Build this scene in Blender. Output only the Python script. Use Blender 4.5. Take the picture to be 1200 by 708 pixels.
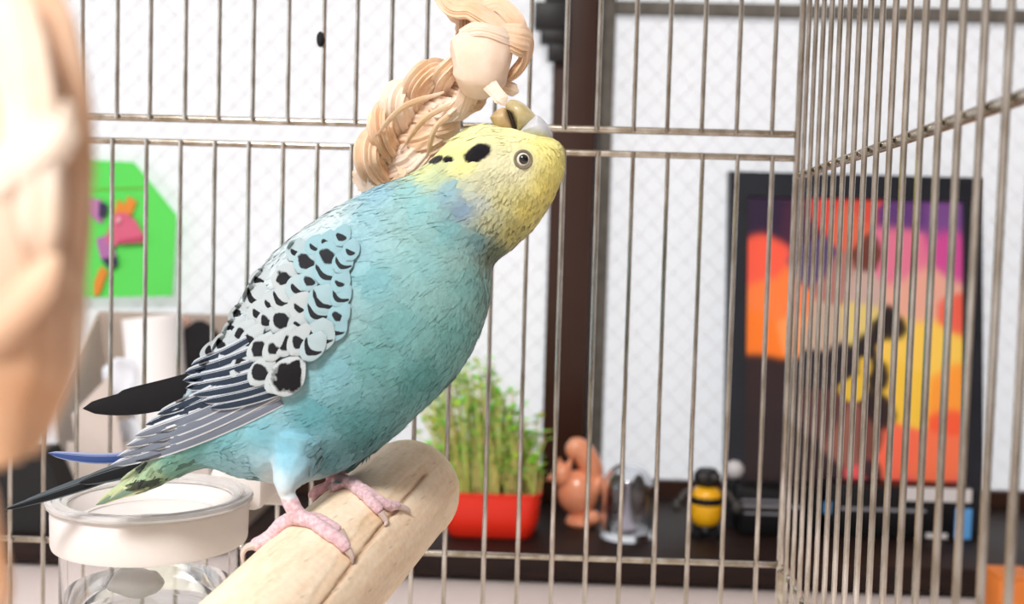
import bpy, bmesh, math, random
import numpy as np
from mathutils import Vector, Matrix, noise
from mathutils.bvhtree import BVHTree

random.seed(7)
R = math.radians
SC = bpy.context.scene
COL = SC.collection
for o in list(bpy.data.objects):
    bpy.data.objects.remove(o)

# ------------------------------------------------------------------ camera
F = 1258.0
YAW, PITCH, ROLL = R(1.3), R(3.1), R(1.6)
CAM = Vector((0, 0, 1.10))
FWD = Vector((-math.sin(YAW) * math.cos(PITCH), math.cos(YAW) * math.cos(PITCH), -math.sin(PITCH)))
_r0 = Vector((math.cos(YAW), math.sin(YAW), 0))
_u0 = _r0.cross(FWD)
RIGHT = _r0 * math.cos(ROLL) + _u0 * math.sin(ROLL)
UP = -_r0 * math.sin(ROLL) + _u0 * math.cos(ROLL)
cd = bpy.data.cameras.new('camera')
cam = bpy.data.objects.new('camera', cd)
COL.objects.link(cam)
m3 = Matrix((RIGHT, UP, -FWD)).transposed()
cam.matrix_world = Matrix.Translation(CAM) @ m3.to_4x4()
cd.sensor_width = 36
cd.lens = 36 * F / 1200
cd.clip_start = 0.005
cd.dof.use_dof = True
cd.dof.focus_distance = 0.282
cd.dof.aperture_fstop = cd.lens / 2.4
SC.camera = cam

# ------------------------------------------------------------------ world, lights, exposure
w = bpy.data.worlds.new('world')
SC.world = w
w.use_nodes = True
w.node_tree.nodes['Background'].inputs[0].default_value = (0.9, 0.95, 1, 1)
w.node_tree.nodes['Background'].inputs[1].default_value = 1.0

def area(name, loc, target, size, energy, color):
    l = bpy.data.lights.new(name, 'AREA')
    l.shape = 'DISK'
    l.size = size
    l.energy = energy
    l.color = color
    o = bpy.data.objects.new(name, l)
    COL.objects.link(o)
    o.location = loc
    o.rotation_euler = (Vector(target) - Vector(loc)).to_track_quat('-Z', 'Y').to_euler()
    return o
LAMP_AT = (-0.34, -0.80, 2.30)
area('ceiling_lamp_light', (LAMP_AT[0], LAMP_AT[1], 2.285), (LAMP_AT[0], LAMP_AT[1], 0), 0.5, 63, (1.0, 0.985, 0.965))
SIDE_FILL = 1.15      # glow of the window added in the left wall as side fill
PANE_LIGHT = 0.95      # daylight in the frosted panes behind the cage
SC.view_settings.view_transform = 'Standard'
SC.view_settings.look = 'None'
SC.view_settings.gamma = 1
SC.view_settings.use_curve_mapping = False
SC.view_settings.exposure = -0.38

# ------------------------------------------------------------------ helpers
def W(px, py, Z):
    return CAM + (FWD + RIGHT * ((px - 600) / F) + UP * ((354 - py) / F)) * Z
def WY(px, py, Y):
    d = FWD + RIGHT * ((px - 600) / F) + UP * ((354 - py) / F)
    return CAM + d * ((Y - CAM.y) / d.y)
def RAY(px, py):
    return (FWD + RIGHT * ((px - 600) / F) + UP * ((354 - py) / F)).normalized()
def PIX(p):
    d = Vector(p) - CAM
    z = d.dot(FWD)
    return 600 + F * d.dot(RIGHT) / z, 354 - F * d.dot(UP) / z, z

def lin(c):
    return tuple((x / 255 / 12.92) if x / 255 <= .04045 else ((x / 255 + .055) / 1.055) ** 2.4 for x in c[:3])

MATS = {}
def mat(name, rgb, rough=.5, metal=0, noise_amt=0, noise_scale=200, rgb2=None, bump=0, bump_scale=None, trans=0, ior=1.45,
        emit=0, sss=0, sheen=0, coat=0, vcol=False, stretch=None, spec=.5):
    if name in MATS:
        return MATS[name]
    m = bpy.data.materials.new(name)
    m.use_nodes = True
    nt = m.node_tree
    b = nt.nodes['Principled BSDF']
    c = lin(rgb)
    b.inputs['Base Color'].default_value = (*c, 1)
    b.inputs['Roughness'].default_value = rough
    b.inputs['Metallic'].default_value = metal
    b.inputs['Transmission Weight'].default_value = trans
    b.inputs['IOR'].default_value = ior
    b.inputs['Sheen Weight'].default_value = sheen
    b.inputs['Coat Weight'].default_value = coat
    b.inputs['Specular IOR Level'].default_value = spec
    if sss:
        b.inputs['Subsurface Weight'].default_value = sss
        b.inputs['Subsurface Radius'].default_value = (.004, .003, .002)
        b.inputs['Subsurface Scale'].default_value = 1
    if emit:
        b.inputs['Emission Color'].default_value = (*c, 1)
        b.inputs['Emission Strength'].default_value = emit
    tc = nt.nodes.new('ShaderNodeTexCoord')
    mp = nt.nodes.new('ShaderNodeMapping')
    nt.links.new(tc.outputs['Object'], mp.inputs[0])
    if stretch:
        mp.inputs['Scale'].default_value = stretch
    if vcol:
        at = nt.nodes.new('ShaderNodeAttribute')
        at.attribute_name = 'col'
        src = at.outputs['Color']
        if noise_amt:
            n = nt.nodes.new('ShaderNodeTexNoise')
            n.inputs['Scale'].default_value = noise_scale
            n.inputs['Detail'].default_value = 5
            nt.links.new(mp.outputs[0], n.inputs[0])
            mr = nt.nodes.new('ShaderNodeMapRange')
            mr.inputs[1].default_value = .3; mr.inputs[2].default_value = .7
            mr.inputs[3].default_value = 1 - noise_amt; mr.inputs[4].default_value = 1 + noise_amt
            nt.links.new(n.outputs[0], mr.inputs[0])
            mx = nt.nodes.new('ShaderNodeVectorMath'); mx.operation = 'SCALE'
            nt.links.new(src, mx.inputs[0]); nt.links.new(mr.outputs[0], mx.inputs['Scale'])
            src = mx.outputs[0]
        nt.links.new(src, b.inputs['Base Color'])
    elif noise_amt or rgb2:
        n = nt.nodes.new('ShaderNodeTexNoise')
        n.inputs['Scale'].default_value = noise_scale
        n.inputs['Detail'].default_value = 6
        nt.links.new(mp.outputs[0], n.inputs[0])
        cr = nt.nodes.new('ShaderNodeValToRGB')
        c2 = lin(rgb2) if rgb2 else tuple(x * (1 - noise_amt) for x in c)
        cr.color_ramp.elements[0].position = .36
        cr.color_ramp.elements[1].position = .66
        cr.color_ramp.elements[0].color = (*c2, 1)
        cr.color_ramp.elements[1].color = (*c, 1)
        nt.links.new(n.outputs[0], cr.inputs[0])
        nt.links.new(cr.outputs[0], b.inputs['Base Color'])
    if bump:
        n = nt.nodes.new('ShaderNodeTexNoise')
        n.inputs['Scale'].default_value = bump_scale or noise_scale
        n.inputs['Detail'].default_value = 4
        nt.links.new(mp.outputs[0], n.inputs[0])
        bp = nt.nodes.new('ShaderNodeBump')
        bp.inputs['Strength'].default_value = bump
        bp.inputs['Distance'].default_value = .001
        nt.links.new(n.outputs[0], bp.inputs['Height'])
        nt.links.new(bp.outputs[0], b.inputs['Normal'])
    MATS[name] = m
    return m

class MB:
    """collects geometry in world space; build() links it as one mesh object"""
    def __init__(s):
        s.v = []; s.f = []; s.c = []; s.uv = None
    def add(s, vs, fs, col=None):
        n = len(s.v)
        s.v += [Vector(v) for v in vs]
        s.f += [tuple(i + n for i in f) for f in fs]
        if col is not None:
            s.c += [col] * len(vs) if not isinstance(col, list) else col
        return s
    def box(s, a, b, bev=0):
        a, b = Vector(a), Vector(b)
        lo = Vector((min(a.x, b.x), min(a.y, b.y), min(a.z, b.z))); hi = Vector((max(a.x, b.x), max(a.y, b.y), max(a.z, b.z)))
        if not bev:
            vs = [(x, y, z) for x in (lo.x, hi.x) for y in (lo.y, hi.y) for z in (lo.z, hi.z)]
            fs = [(0, 1, 3, 2), (4, 6, 7, 5), (0, 4, 5, 1), (2, 3, 7, 6), (0, 2, 6, 4), (1, 5, 7, 3)]
            return s.add(vs, fs)
        bm = bmesh.new()
        bmesh.ops.create_cube(bm, size=1)
        for v in bm.verts:
            v.co = Vector(((lo.x + hi.x) / 2 + v.co.x * (hi.x - lo.x), (lo.y + hi.y) / 2 + v.co.y * (hi.y - lo.y), (lo.z + hi.z) / 2 + v.co.z * (hi.z - lo.z)))
        bmesh.ops.bevel(bm, geom=bm.edges[:], offset=bev, segments=2, affect='EDGES', profile=.5)
        bm.verts.index_update()
        s.add([v.co.copy() for v in bm.verts], [[v.index for v in f.verts] for f in bm.faces])
        bm.free()
        return s
    def tube(s, pts, rad, n=8, caps=True, flat=None, twist=0, ridge=None, col=None):
        """pts world points; rad number, list or function(t); flat = aspect of the cross section; ridge(t, theta) -> factor"""
        pts = [Vector(p) for p in pts]
        m = len(pts)
        T = []
        for i in range(m):
            d = pts[min(i + 1, m - 1)] - pts[max(i - 1, 0)]
            T.append(d.normalized() if d.length > 1e-9 else Vector((0, 0, 1)))
        ref = Vector((0, -1, 0)) if abs(T[0].y) < .9 else Vector((1, 0, 0))
        N = (ref - T[0] * ref.dot(T[0])).normalized()
        vs, cs = [], []
        for i in range(m):
            N = (N - T[i] * N.dot(T[i])).normalized()
            B = T[i].cross(N)
            t = i / (m - 1)
            r = rad(t) if callable(rad) else (rad[i] if isinstance(rad, (list, tuple)) else rad)
            for k in range(n):
                a = 2 * math.pi * k / n
                ca, sa = math.cos(a), math.sin(a)
                rr = r * (ridge(t, a) if ridge else 1)
                x, y = ca * rr, sa * rr * (flat or 1)
                tw = twist * t if not callable(twist) else twist(t)
                x, y = x * math.cos(tw) - y * math.sin(tw), x * math.sin(tw) + y * math.cos(tw)
                vs.append(pts[i] + B * x + N * y)
                if col is not None:
                    cs.append(col(t, a) if callable(col) else col)
        fs = []
        for i in range(m - 1):
            for k in range(n):
                k2 = (k + 1) % n
                fs.append((i * n + k, i * n + k2, (i + 1) * n + k2, (i + 1) * n + k))
        if caps:
            fs.append(tuple(range(n - 1, -1, -1)))
            fs.append(tuple((m - 1) * n + k for k in range(n)))
        return s.add(vs, fs, cs if col is not None else None)
    def lathe(s, prof, center, n=48, axis=Vector((0, 0, 1)), wob=None):
        """prof: list of (r, h) ; closed top/bottom where r == 0"""
        axis = Vector(axis).normalized()
        ref = Vector((1, 0, 0)) if abs(axis.x) < .9 else Vector((0, 1, 0))
        A = (ref - axis * ref.dot(axis)).normalized(); B = axis.cross(A)
        c = Vector(center); vs, fs = [], []
        for (r, h) in prof:
            for k in range(n):
                a = 2 * math.pi * k / n
                rr = r * (wob(a, h) if wob else 1)
                vs.append(c + axis * h + (A * math.cos(a) + B * math.sin(a)) * rr)
        for i in range(len(prof) - 1):
            for k in range(n):
                k2 = (k + 1) % n
                fs.append((i * n + k, i * n + k2, (i + 1) * n + k2, (i + 1) * n + k))
        if prof[0][0] > 1e-7: pass
        return s.add(vs, fs)
    def ball(s, c, r, n=20, rot=None):
        c = Vector(c)
        if not isinstance(r, (tuple, list)): r = (r, r, r)
        vs, fs = [], []
        mm = n // 2
        for i in range(mm + 1):
            ph = math.pi * i / mm
            for k in range(n):
                a = 2 * math.pi * k / n
                p = Vector((math.sin(ph) * math.cos(a) * r[0], math.sin(ph) * math.sin(a) * r[1], math.cos(ph) * r[2]))
                if rot: p = rot @ p
                vs.append(c + p)
        for i in range(mm):
            for k in range(n):
                k2 = (k + 1) % n
                fs.append((i * n + k, (i + 1) * n + k, (i + 1) * n + k2, i * n + k2))
        return s.add(vs, fs)
    def build(s, name, m, parent=None, smooth=True, weld=True, recalc=True, sharp=True):
        base = Vector(parent.matrix_world.translation) if parent else Vector((0, 0, 0))
        if parent:
            p = parent; base = Vector((0, 0, 0))
            while p is not None:
                base += Vector(p.location); p = p.parent
        me = bpy.data.meshes.new(name)
        me.from_pydata([v - base for v in s.v], [], s.f)
        if s.c and len(s.c) == len(s.v):
            ca = me.color_attributes.new('col', 'FLOAT_COLOR', 'POINT')
            ca.data.foreach_set('color', np.array([(*c[:3], 1) for c in s.c], dtype=np.float32).ravel())
        if s.uv:
            ul = me.uv_layers.new(name='UVMap')
            vi = np.empty(len(me.loops), dtype=np.int32); me.loops.foreach_get('vertex_index', vi)
            ul.data.foreach_set('uv', np.array(s.uv, dtype=np.float32)[vi].ravel())
        if recalc and not s.uv:
            bm = bmesh.new(); bm.from_mesh(me)
            if weld: bmesh.ops.remove_doubles(bm, verts=bm.verts[:], dist=1e-6)
            bmesh.ops.recalc_face_normals(bm, faces=bm.faces[:])
            bm.to_mesh(me); bm.free()
        if smooth:
            me.polygons.foreach_set('use_smooth', [True] * len(me.polygons))
            if sharp: me.set_sharp_from_angle(angle=R(38))
        me.materials.append(m)
        o = bpy.data.objects.new(name, me)
        COL.objects.link(o)
        if parent: o.parent = parent
        return o

def empty(name, loc, label=None, cat=None, group=None, parent=None, kind=None):
    o = bpy.data.objects.new(name, None)
    COL.objects.link(o)
    o.empty_display_size = .02
    o.location = loc
    if parent: o.parent = parent
    return tag(o, label, cat, group, kind)
def tag(o, label=None, cat=None, group=None, kind=None):
    if label: o['label'] = label
    if cat: o['category'] = cat
    if group: o['group'] = group
    if kind: o['kind'] = kind
    return o

def crom(pts, n):
    """Catmull-Rom through tuples, n samples"""
    P = [np.array(p, dtype=float) for p in pts]
    P = [2 * P[0] - P[1]] + P + [2 * P[-1] - P[-2]]
    m = len(P) - 3
    out = []
    for i in range(n):
        x = i / (n - 1) * m
        k = min(int(x), m - 1); t = x - k
        a, b, c, d = P[k:k + 4]
        out.append(.5 * (2 * b + (c - a) * t + (2 * a - 5 * b + 4 * c - d) * t * t + (3 * b - a - 3 * c + d) * t ** 3))
    return out

# ------------------------------------------------------------------ the room
XL, XR, YF, YB, ZC = -1.7, 1.7, -2.3, 0.955, 2.4
SILL_Z = 0.868
WX0, WX1, WZ1 = -0.95, 0.98, 1.92
wallm = mat('warm_white_wallpaper', (240, 233, 231), .9, bump=.25, bump_scale=300)
ceilm = mat('white_ceiling_paper', (242, 240, 236), .9)
floorm = mat('brown_floor_wood', (150, 112, 80), .45, rgb2=(118, 84, 56), noise_scale=6, stretch=(1, 14, 1))
tag(MB().box((XL, YF, -.05), (XR, YB, 0)).build('floor', floorm, smooth=False), 'brown wooden floor of the room', None, kind='structure')
tag(MB().box((XL, YF, ZC), (XR, YB, ZC + .05)).build('ceiling', ceilm, smooth=False), kind='structure')
def wall_with_hole(name, axis, pos, thick, a0, a1, h0, h1):
    mb = MB()
    lo, hi = (XL, XR) if axis == 'y' else (YF, YB)
    for (p0, p1, z0, z1) in ((lo, a0, 0, ZC), (a1, hi, 0, ZC), (a0, a1, 0, h0), (a0, a1, h1, ZC)):
        if axis == 'y': mb.box((p0, pos, z0), (p1, pos + thick, z1))
        else: mb.box((pos, p0, z0), (pos + thick, p1, z1))
    return tag(mb.build(name, wallm, smooth=False, weld=False), kind='structure')
wall_with_hole('wall_back', 'y', YB, .10, WX0, WX1, SILL_Z - .02, WZ1)
wall_with_hole('wall_left', 'x', XL - .1, .10, -1.0, .45, .8, 1.95)
tag(MB().box((XR, YF, 0), (XR + .1, YB, ZC)).build('wall_right', mat('grey_beige_panelling', (176, 166, 158), .6, rgb2=(150, 140, 132), noise_scale=5, stretch=(1, 10, .5)), smooth=False), kind='structure')
tag(MB().box((XL, YF - .1, 0), (XR, YF, ZC)).build('wall_front', mat('beige_wallpaper', (238, 234, 232), .9), smooth=False), kind='structure')

sillm = mat('dark_brown_sill_wood', (44, 27, 21), .5, rgb2=(26, 17, 15), noise_scale=30, stretch=(1, 12, 12), spec=.3)
tag(MB().box((WX0 - .05, .795, SILL_Z - .0205), (WX1 + .05, 1.03, SILL_Z), .002).build('trim_1', sillm), 'dark brown wooden window sill', kind='structure')

# the sliding window behind the cage
sashm = mat('dark_brown_window_metal', (58, 33, 23), .4, metal=0, noise_amt=.1, noise_scale=50)
stripm = mat('grey_edge_strip', (112, 108, 100), .7, noise_amt=.35, noise_scale=60)
panem = mat('frosted_wired_glass', (196, 199, 203), .55, emit=PANE_LIGHT)
netm = mat('wire_net_grey', (218, 214, 216), .5)
win = empty('window_1', (0, 1.0, SILL_Z), 'sliding window with frosted wired glass and dark brown frame', kind='structure')
fr = MB()
fr.box((WX0, .985, WZ1 - .03), (WX1, 1.05, WZ1)); fr.box((WX0, .985, SILL_Z), (WX0 + .03, 1.05, WZ1)); fr.box((WX1 - .03, .985, SILL_Z), (WX1, 1.05, WZ1))
fr.build('window_frame', sashm, win, smooth=False)
SY1, SY2 = .960, .992      # the left sash slides in front of the right one
mx0 = WY(640, 354, SY1).x; mx1 = WY(690, 354, SY1).x
BOT1 = WY(620, 549, SY1).z; BOT2 = WY(760, 563, SY2).z
def sash(name, x0, x1, y, zb, stile_l, stile_r, zt):
    s = empty(name, (x0, y, SILL_Z), parent=win)
    s.location = Vector((x0, y, SILL_Z)) - Vector(win.location)
    f = MB()
    f.box((x0, y, SILL_Z + .0005), (x1, y + .024, zb)); f.box((x0, y, zt), (x1, y + .024, WZ1 - .031))
    f.build('rail', sashm, s, smooth=False)
    MB().box((x0, y - .001, SILL_Z + .0005), (x0 + stile_l, y + .025, WZ1 - .031), .0015).build('stile', sashm, s)
    MB().box((x1 - stile_r, y - .001, SILL_Z + .0005), (x1, y + .025, WZ1 - .031), .0015).build('stile', sashm, s)
    a, b = x0 + stile_l, x1 - stile_r
    MB().box((a, y + .009, zb), (b, y + .015, zt)).build('pane', panem, s, smooth=False)
    # the wire net: diamonds, real thin wires just proud of the frosted face
    n = MB(); st = .0215; yy = y + .0086; h = zt - zb; th = .00024
    zz0, zz1 = zb, min(zt, zb + .75)
    slope = 1.06
    k0 = int(-(zz1 - zz0) / slope / st) - 2
    k1 = int((b - a) / st) + int((zz1 - zz0) / slope / st) + 2
    for sg in (1, -1):
        for k in range(k0, k1):
            xs = a + k * st
            p, q = (xs, zz0), (xs + sg * (zz1 - zz0) / slope, zz1)
            def clip(p, q):
                (xa, za), (xb, zb_) = p, q
                t0, t1 = 0, 1
                dx = xb - xa
                ta, tb = (a - xa) / dx, (b - xa) / dx
                if ta > tb: ta, tb = tb, ta
                t0, t1 = max(t0, ta), min(t1, tb)
                if t0 >= t1: return None
                return (xa + dx * t0, za + (zb_ - za) * t0), (xa + dx * t1, za + (zb_ - za) * t1)
            c = clip(p, q)
            if not c: continue
            (xa, za), (xb, zb_) = c
            nx, nz = (zb_ - za), -(xb - xa)
            L = math.hypot(nx, nz); nx, nz = nx / L * th, nz / L * th
            n.add([(xa + nx, yy, za + nz), (xb + nx, yy, zb_ + nz), (xb - nx, yy, zb_ - nz), (xa - nx, yy, za - nz),
                   (xa, yy - .0003, za), (xb, yy - .0003, zb_)], [(0, 1, 5, 4), (4, 5, 2, 3)])
    tag(n.build('wire_net', netm, s, smooth=False, weld=False, recalc=False), kind='stuff')
    return s
s1 = sash('sash', WX0 + .03, mx1, SY1, BOT1, .04, mx1 - mx0, WZ1 - .07)
s2 = sash('sash', mx1 - .03, WX1 - .03, SY2, BOT2, .03 + .004, .04, WZ1 - .07)
# mottled grey strip down the edge of the back sash and its mid rail
MB().box((mx1 + .0045, SY2 - .001, BOT2), (mx1 + .018, SY2 + .0085, WZ1 - .07), .002).build('edge_strip', stripm, s2)
zr = WY(900, 12, SY2).z
MB().box((mx1 + .018, SY2 - .0005, zr - .006), (WX1 - .07, SY2 + .0085, zr + .006), .002).build('mid_rail', stripm, s2)
lat = MB()
lx0 = WY(626, 20, SY1).x; 
def lz(py): return WY(640, py, SY1).z
lat.box((lx0, SY1 - .016, lz(38)), (mx0 + .012, SY1 - .0008, lz(6)), .002)
lat.box((WY(634, 20, SY1).x, SY1 - .014, lz(54)), (mx0 + .012, SY1 - .0008, lz(36)), .002)
lat.box((WY(643, 20, SY1).x, SY1 - .012, lz(74)), (mx0 + .012, SY1 - .0008, lz(50)), .002)
lat.box((WY(638, 20, SY1).x, SY1 - .012, lz(8)), (mx0 + .012, SY1 - .0008, lz(-30)), .002)
lat.build('latch', mat('black_latch_metal', (20, 19, 21), .5), win)
# an added, unseen window in the left wall, glowing as side fill
win2 = empty('side_fill_window', (XL, -.27, .8), 'added glowing window in the side wall for side fill', kind='structure')
f = MB()
for (a, b, c, d) in ((-1, .45, .8, .84), (-1, .45, 1.91, 1.95), (-1, -.96, .84, 1.91), (.41, .45, .84, 1.91), (-.295, -.255, .84, 1.91)):
    f.box((XL - .06, a, c), (XL - .01, b, d))
f.build('window_frame', sashm, win2, smooth=False, weld=False)
MB().box((XL - .05, -.96, .84), (XL - .044, .41, 1.91)).build('pane', mat('side_fill_pane', (240, 246, 255), .5, emit=SIDE_FILL), win2, smooth=False)

lampm = mat('white_lamp_metal', (235, 235, 230), .4)
cl = empty('ceiling_lamp', (LAMP_AT[0], LAMP_AT[1], 2.4), 'round white ceiling lamp above the table', 'lamp')
MB().lathe([(0, 0), (.30, 0), (.31, -.03), (.30, -.095), (.265, -.095), (.262, -.06), (0, -.06)], (LAMP_AT[0], LAMP_AT[1], 2.4), 48).build('lamp_housing', lampm, cl)

# ------------------------------------------------------------------ table under the cage
TZ = 0.8445
tm = mat('white_table_laminate', (250, 236, 232), .5, noise_amt=.03, noise_scale=4)
tb = empty('table', (0, .3, 0), 'white table carrying the bird cage below the window', 'table')
MB().box((-.75, -.30, TZ - .03), (.75, .93, TZ), .003).build('tabletop', tm, tb)
for x in (-.70, .70):
    for y in (-.25, .88):
        MB().box((x - .025, y - .025, 0), (x + .025, y + .025, TZ - .03), .003).build('leg', tm, tb)

# ------------------------------------------------------------------ bird cage
CY = .373
cagem = mat('nickel_plated_wire', (210, 208, 202), .2, metal=1, rgb2=(168, 162, 150), noise_scale=400, stretch=(1, 1, .25))
railm = mat('nickel_plated_rail', (206, 200, 190), .24, metal=1, rgb2=(160, 148, 130), noise_scale=180)
traym = mat('ivory_tray_plastic', (232, 224, 208), .45)
cage = empty('bird_cage', (-.06, .2, TZ), 'open-fronted bird cage of thin nickel wires around the budgerigar', 'cage')
XA = WY(97, 130, CY).x; XB = WY(905, 158, CY).x
SP = (XB - XA) / 20
XC = WY(934, 186, CY).x                    # the corner
XLW = XA - 6.5 * SP                        # left end
ZTOP = 1.33; ZBOT = TZ + .035
z_up = WY(500, 146, CY).z; z_lo = WY(500, 174, CY).z; z_bt = WY(500, 650, CY).z
zside = WY(938, 205, CY).z
wire_meshes = {}
def wire(p0, p1, r, parent, name='wire'):
    """a wire: shares its mesh with every wire of equal length and thickness"""
    p0, p1 = Vector(p0), Vector(p1)
    L = (p1 - p0).length
    key = (round(L, 4), r)
    base = Vector((0, 0, 0)); p = parent
    while p is not None: base += Vector(p.location); p = p.parent
    if key not in wire_meshes:
        mb = MB().tube([(0, 0, 0), (0, 0, L * .5), (0, 0, L)], r, 8)
        o = mb.build(name, cagem)
        wire_meshes[key] = o.data
        COL.objects.unlink(o); bpy.data.objects.remove(o)
    o = bpy.data.objects.new(name, wire_meshes[key])
    COL.objects.link(o)
    o.parent = parent
    o.location = p0 - base
    o.rotation_euler = (p1 - p0).to_track_quat('Z', 'Y').to_euler()
    return o
RW = .00082
def panel(name, loc):
    e = empty(name, Vector(loc) - Vector(cage.location), parent=cage)
    return e
bp = panel('back_panel', (0, CY, TZ))
ui = 0
for i in range(-6, 21):
    x = XA + i * SP
    jit = random.uniform(-.0004, .0004)
    wire((x + jit, CY, z_up - .0006), (x, CY, ZTOP), RW, bp)
for i in range(-6, 21):
    x = XA + i * SP + (-.0014 if i < 12 else .0004)
    wire((x + random.uniform(-.0003, .0003), CY, ZBOT), (x, CY, z_lo + .0006), RW, bp)
def rail(p0, p1, r, parent):
    n = 12
    pts = [Vector(p0).lerp(Vector(p1), i / n) for i in range(n + 1)]
    return MB().tube(pts, r, 10).build('rail', railm, parent)
rail((XLW, CY + .0019, z_up), (XC + .001, CY + .0019, z_up), .00125, bp)
rail((XLW, CY + .0019, z_lo), (XC + .001, CY + .0019, z_lo), .00115, bp)
rail((XLW, CY + .0019, z_bt), (XC + .001, CY + .0019, z_bt), .0011, bp)
rail((XLW, CY + .0019, ZTOP), (XC, CY + .0019, ZTOP), .0012, bp)
# right side panel runs back from the camera towards the corner
d = RAY(704, 290); SD = Vector((d.x, d.y, 0)).normalized()
SPS = .012
rp = panel('side_panel', (XC, CY, TZ))
C0 = Vector((XC, CY, 0))
NS = 29
SN = Vector((SD.y, -SD.x, 0))              # outwards
for k in range(NS):
    p = C0 - SD * (SPS * k)
    wire((p.x, p.y, ZBOT), (p.x, p.y, ZTOP), 0.0012 if k == 0 else .00078, rp)
E0 = C0 - SD * (SPS * (NS - 1))
for zz, r in ((zside, .0014), (z_bt - .001, .0013), (ZTOP, .0013)):
    a = C0 + SN * .0021; b = E0 + SN * .0021
    rail((a.x, a.y, zz), (b.x, b.y, zz), r, rp)
# left side panel
lp = panel('side_panel', (XLW, CY, TZ))
YN = E0.y
for k in range(NS):
    y = CY - SPS * k
    wire((XLW, y, ZBOT), (XLW, y, ZTOP), .00088 if k else .00125, lp)
for zz in (zside, z_bt, ZTOP):
    rail((XLW - .0021, CY, zz), (XLW - .0021, YN, zz), .0013, lp)
# roof
rf = panel('roof_panel', (0, CY, ZTOP))
for i in range(-6, 21):
    x = XA + i * SP
    xe = min(x, E0.x)
    wire((x, CY + .001, ZTOP + .0021), (x, YN, ZTOP + .0021), RW, rf)
rail((XLW, YN, ZTOP + .0002), (max(E0.x, XB), YN, ZTOP + .0002), .0012, rf)
rail((XLW, .2, ZTOP + .0002), (XC, .2, ZTOP + .0002), .0012, rf)
# low front panel under the open door
fp = panel('front_panel', (0, YN, TZ))
FZ = 1.045
for i in range(-6, 18):
    x = XA + i * SP
    if x < E0.x - .004:
        wire((x, YN, ZBOT), (x, YN, FZ), RW, fp)
for zz in (FZ, .97, ZBOT + .01):
    rail((XLW, YN - .0019, zz), (E0.x, YN - .0019, zz), .0012, fp)
# tray
tr = MB()
x0, x1, y0, y1 = XLW - .008, XC + .008, YN - .008, CY + .008
tr.box((x0, y0, TZ + .0005), (x1, y1, TZ + .004))
tr.box((x0, y0, TZ + .004), (x0 + .004, y1, ZBOT + .004)); tr.box((x1 - .004, y0, TZ + .004), (x1, y1, ZBOT + .004))
tr.box((x0, y0, TZ + .004), (x1, y0 + .004, ZBOT + .004)); tr.box((x0, y1 - .004, TZ + .004), (x1, y1, ZBOT + .004))
tr.build('tray', traym, cage, smooth=False, weld=False)
# rusty clip at the corner, low
cp = WY(918, 690, CY)
ck = MB()
ck.tube([WY(914, 668, CY) + Vector((0, -.002, 0)), WY(913, 690, CY) + Vector((0, -.002, 0)), WY(917, 705, CY) + Vector((0, -.002, 0))], .0016, 8)
ck.build('corner_clip', railm, cage)
# dark speck stuck to an upper wire
sx = XA + 7 * SP
sp = W(373, 47, .3705)
mb = MB().ball((sx - .0006, CY - .0016, sp.z), (.0014, .0009, .0026), 12)
for i, v in enumerate(mb.v):
    mb.v[i] = v + noise.noise_vector(v * 900) * .0004
tag(mb.build('dirt_speck', mat('black_dirt', (22, 22, 26), .8)), 'small black speck of dirt stuck to an upper cage wire', 'dirt')

# ------------------------------------------------------------------ perch
A0 = W(352, 704, .252); A1 = W(476, 578, .312)
ax = (A1 - A0).normalized()
tstart = (YN + .004 - A0.y) / ax.y
P0 = A0 + ax * tstart
PL = (A1 - P0).length
rad0 = .0158
def perch_r(s):
    """s = metres from the near end"""
    u = PL + .013 - s
    if u < .013:
        q = max(0, u) / .013
        return rad0 * (1 - (1 - q) ** 2.6) ** .5 * .97
    return rad0 * (.97 + .02 * math.sin(s * 60))
pref = Vector((0, 0, 1)); pN = (pref - ax * ax.z).normalized(); pB = ax.cross(pN)
def on_perch_angle(px, py):
    o, dd = CAM, RAY(px, py)
    # intersect with the plain cylinder
    oo = o - P0
    a_ = dd - ax * dd.dot(ax); b_ = oo - ax * oo.dot(ax)
    A, B, C = a_.dot(a_), 2 * a_.dot(b_), b_.dot(b_) - rad0 ** 2
    D = B * B - 4 * A * C
    if D < 0: return None
    t = (-B - math.sqrt(D)) / (2 * A)
    p = oo + dd * t
    s = p.dot(ax)
    q = p - ax * s
    return s, math.atan2(q.dot(pB), q.dot(pN))
crack = [on_perch_angle(*p) for p in ((383, 706), (412, 664), (447, 618), (478, 582), (500, 556))]
crack = [c for c in crack if c]
facet = [on_perch_angle(*p) for p in ((365, 700), (395, 655), (430, 606), (480, 556), (492, 545))]
facet = [c for c in facet if c]
def interp(tab, s, ext=True):
    if s <= tab[0][0]: return tab[0][1]
    for (a, b) in zip(tab[:-1], tab[1:]):
        if s <= b[0]:
            return a[1] + (b[1] - a[1]) * (s - a[0]) / (b[0] - a[0])
    return tab[-1][1]
wood_l, wood_d, wood_c = lin((248, 228, 202)), lin((230, 198, 162)), lin((146, 100, 62))
wood_p = lin((250, 236, 200))
pm = MB(); nr, ns = 220, 200
vs, fs, cs = [], [], []
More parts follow.
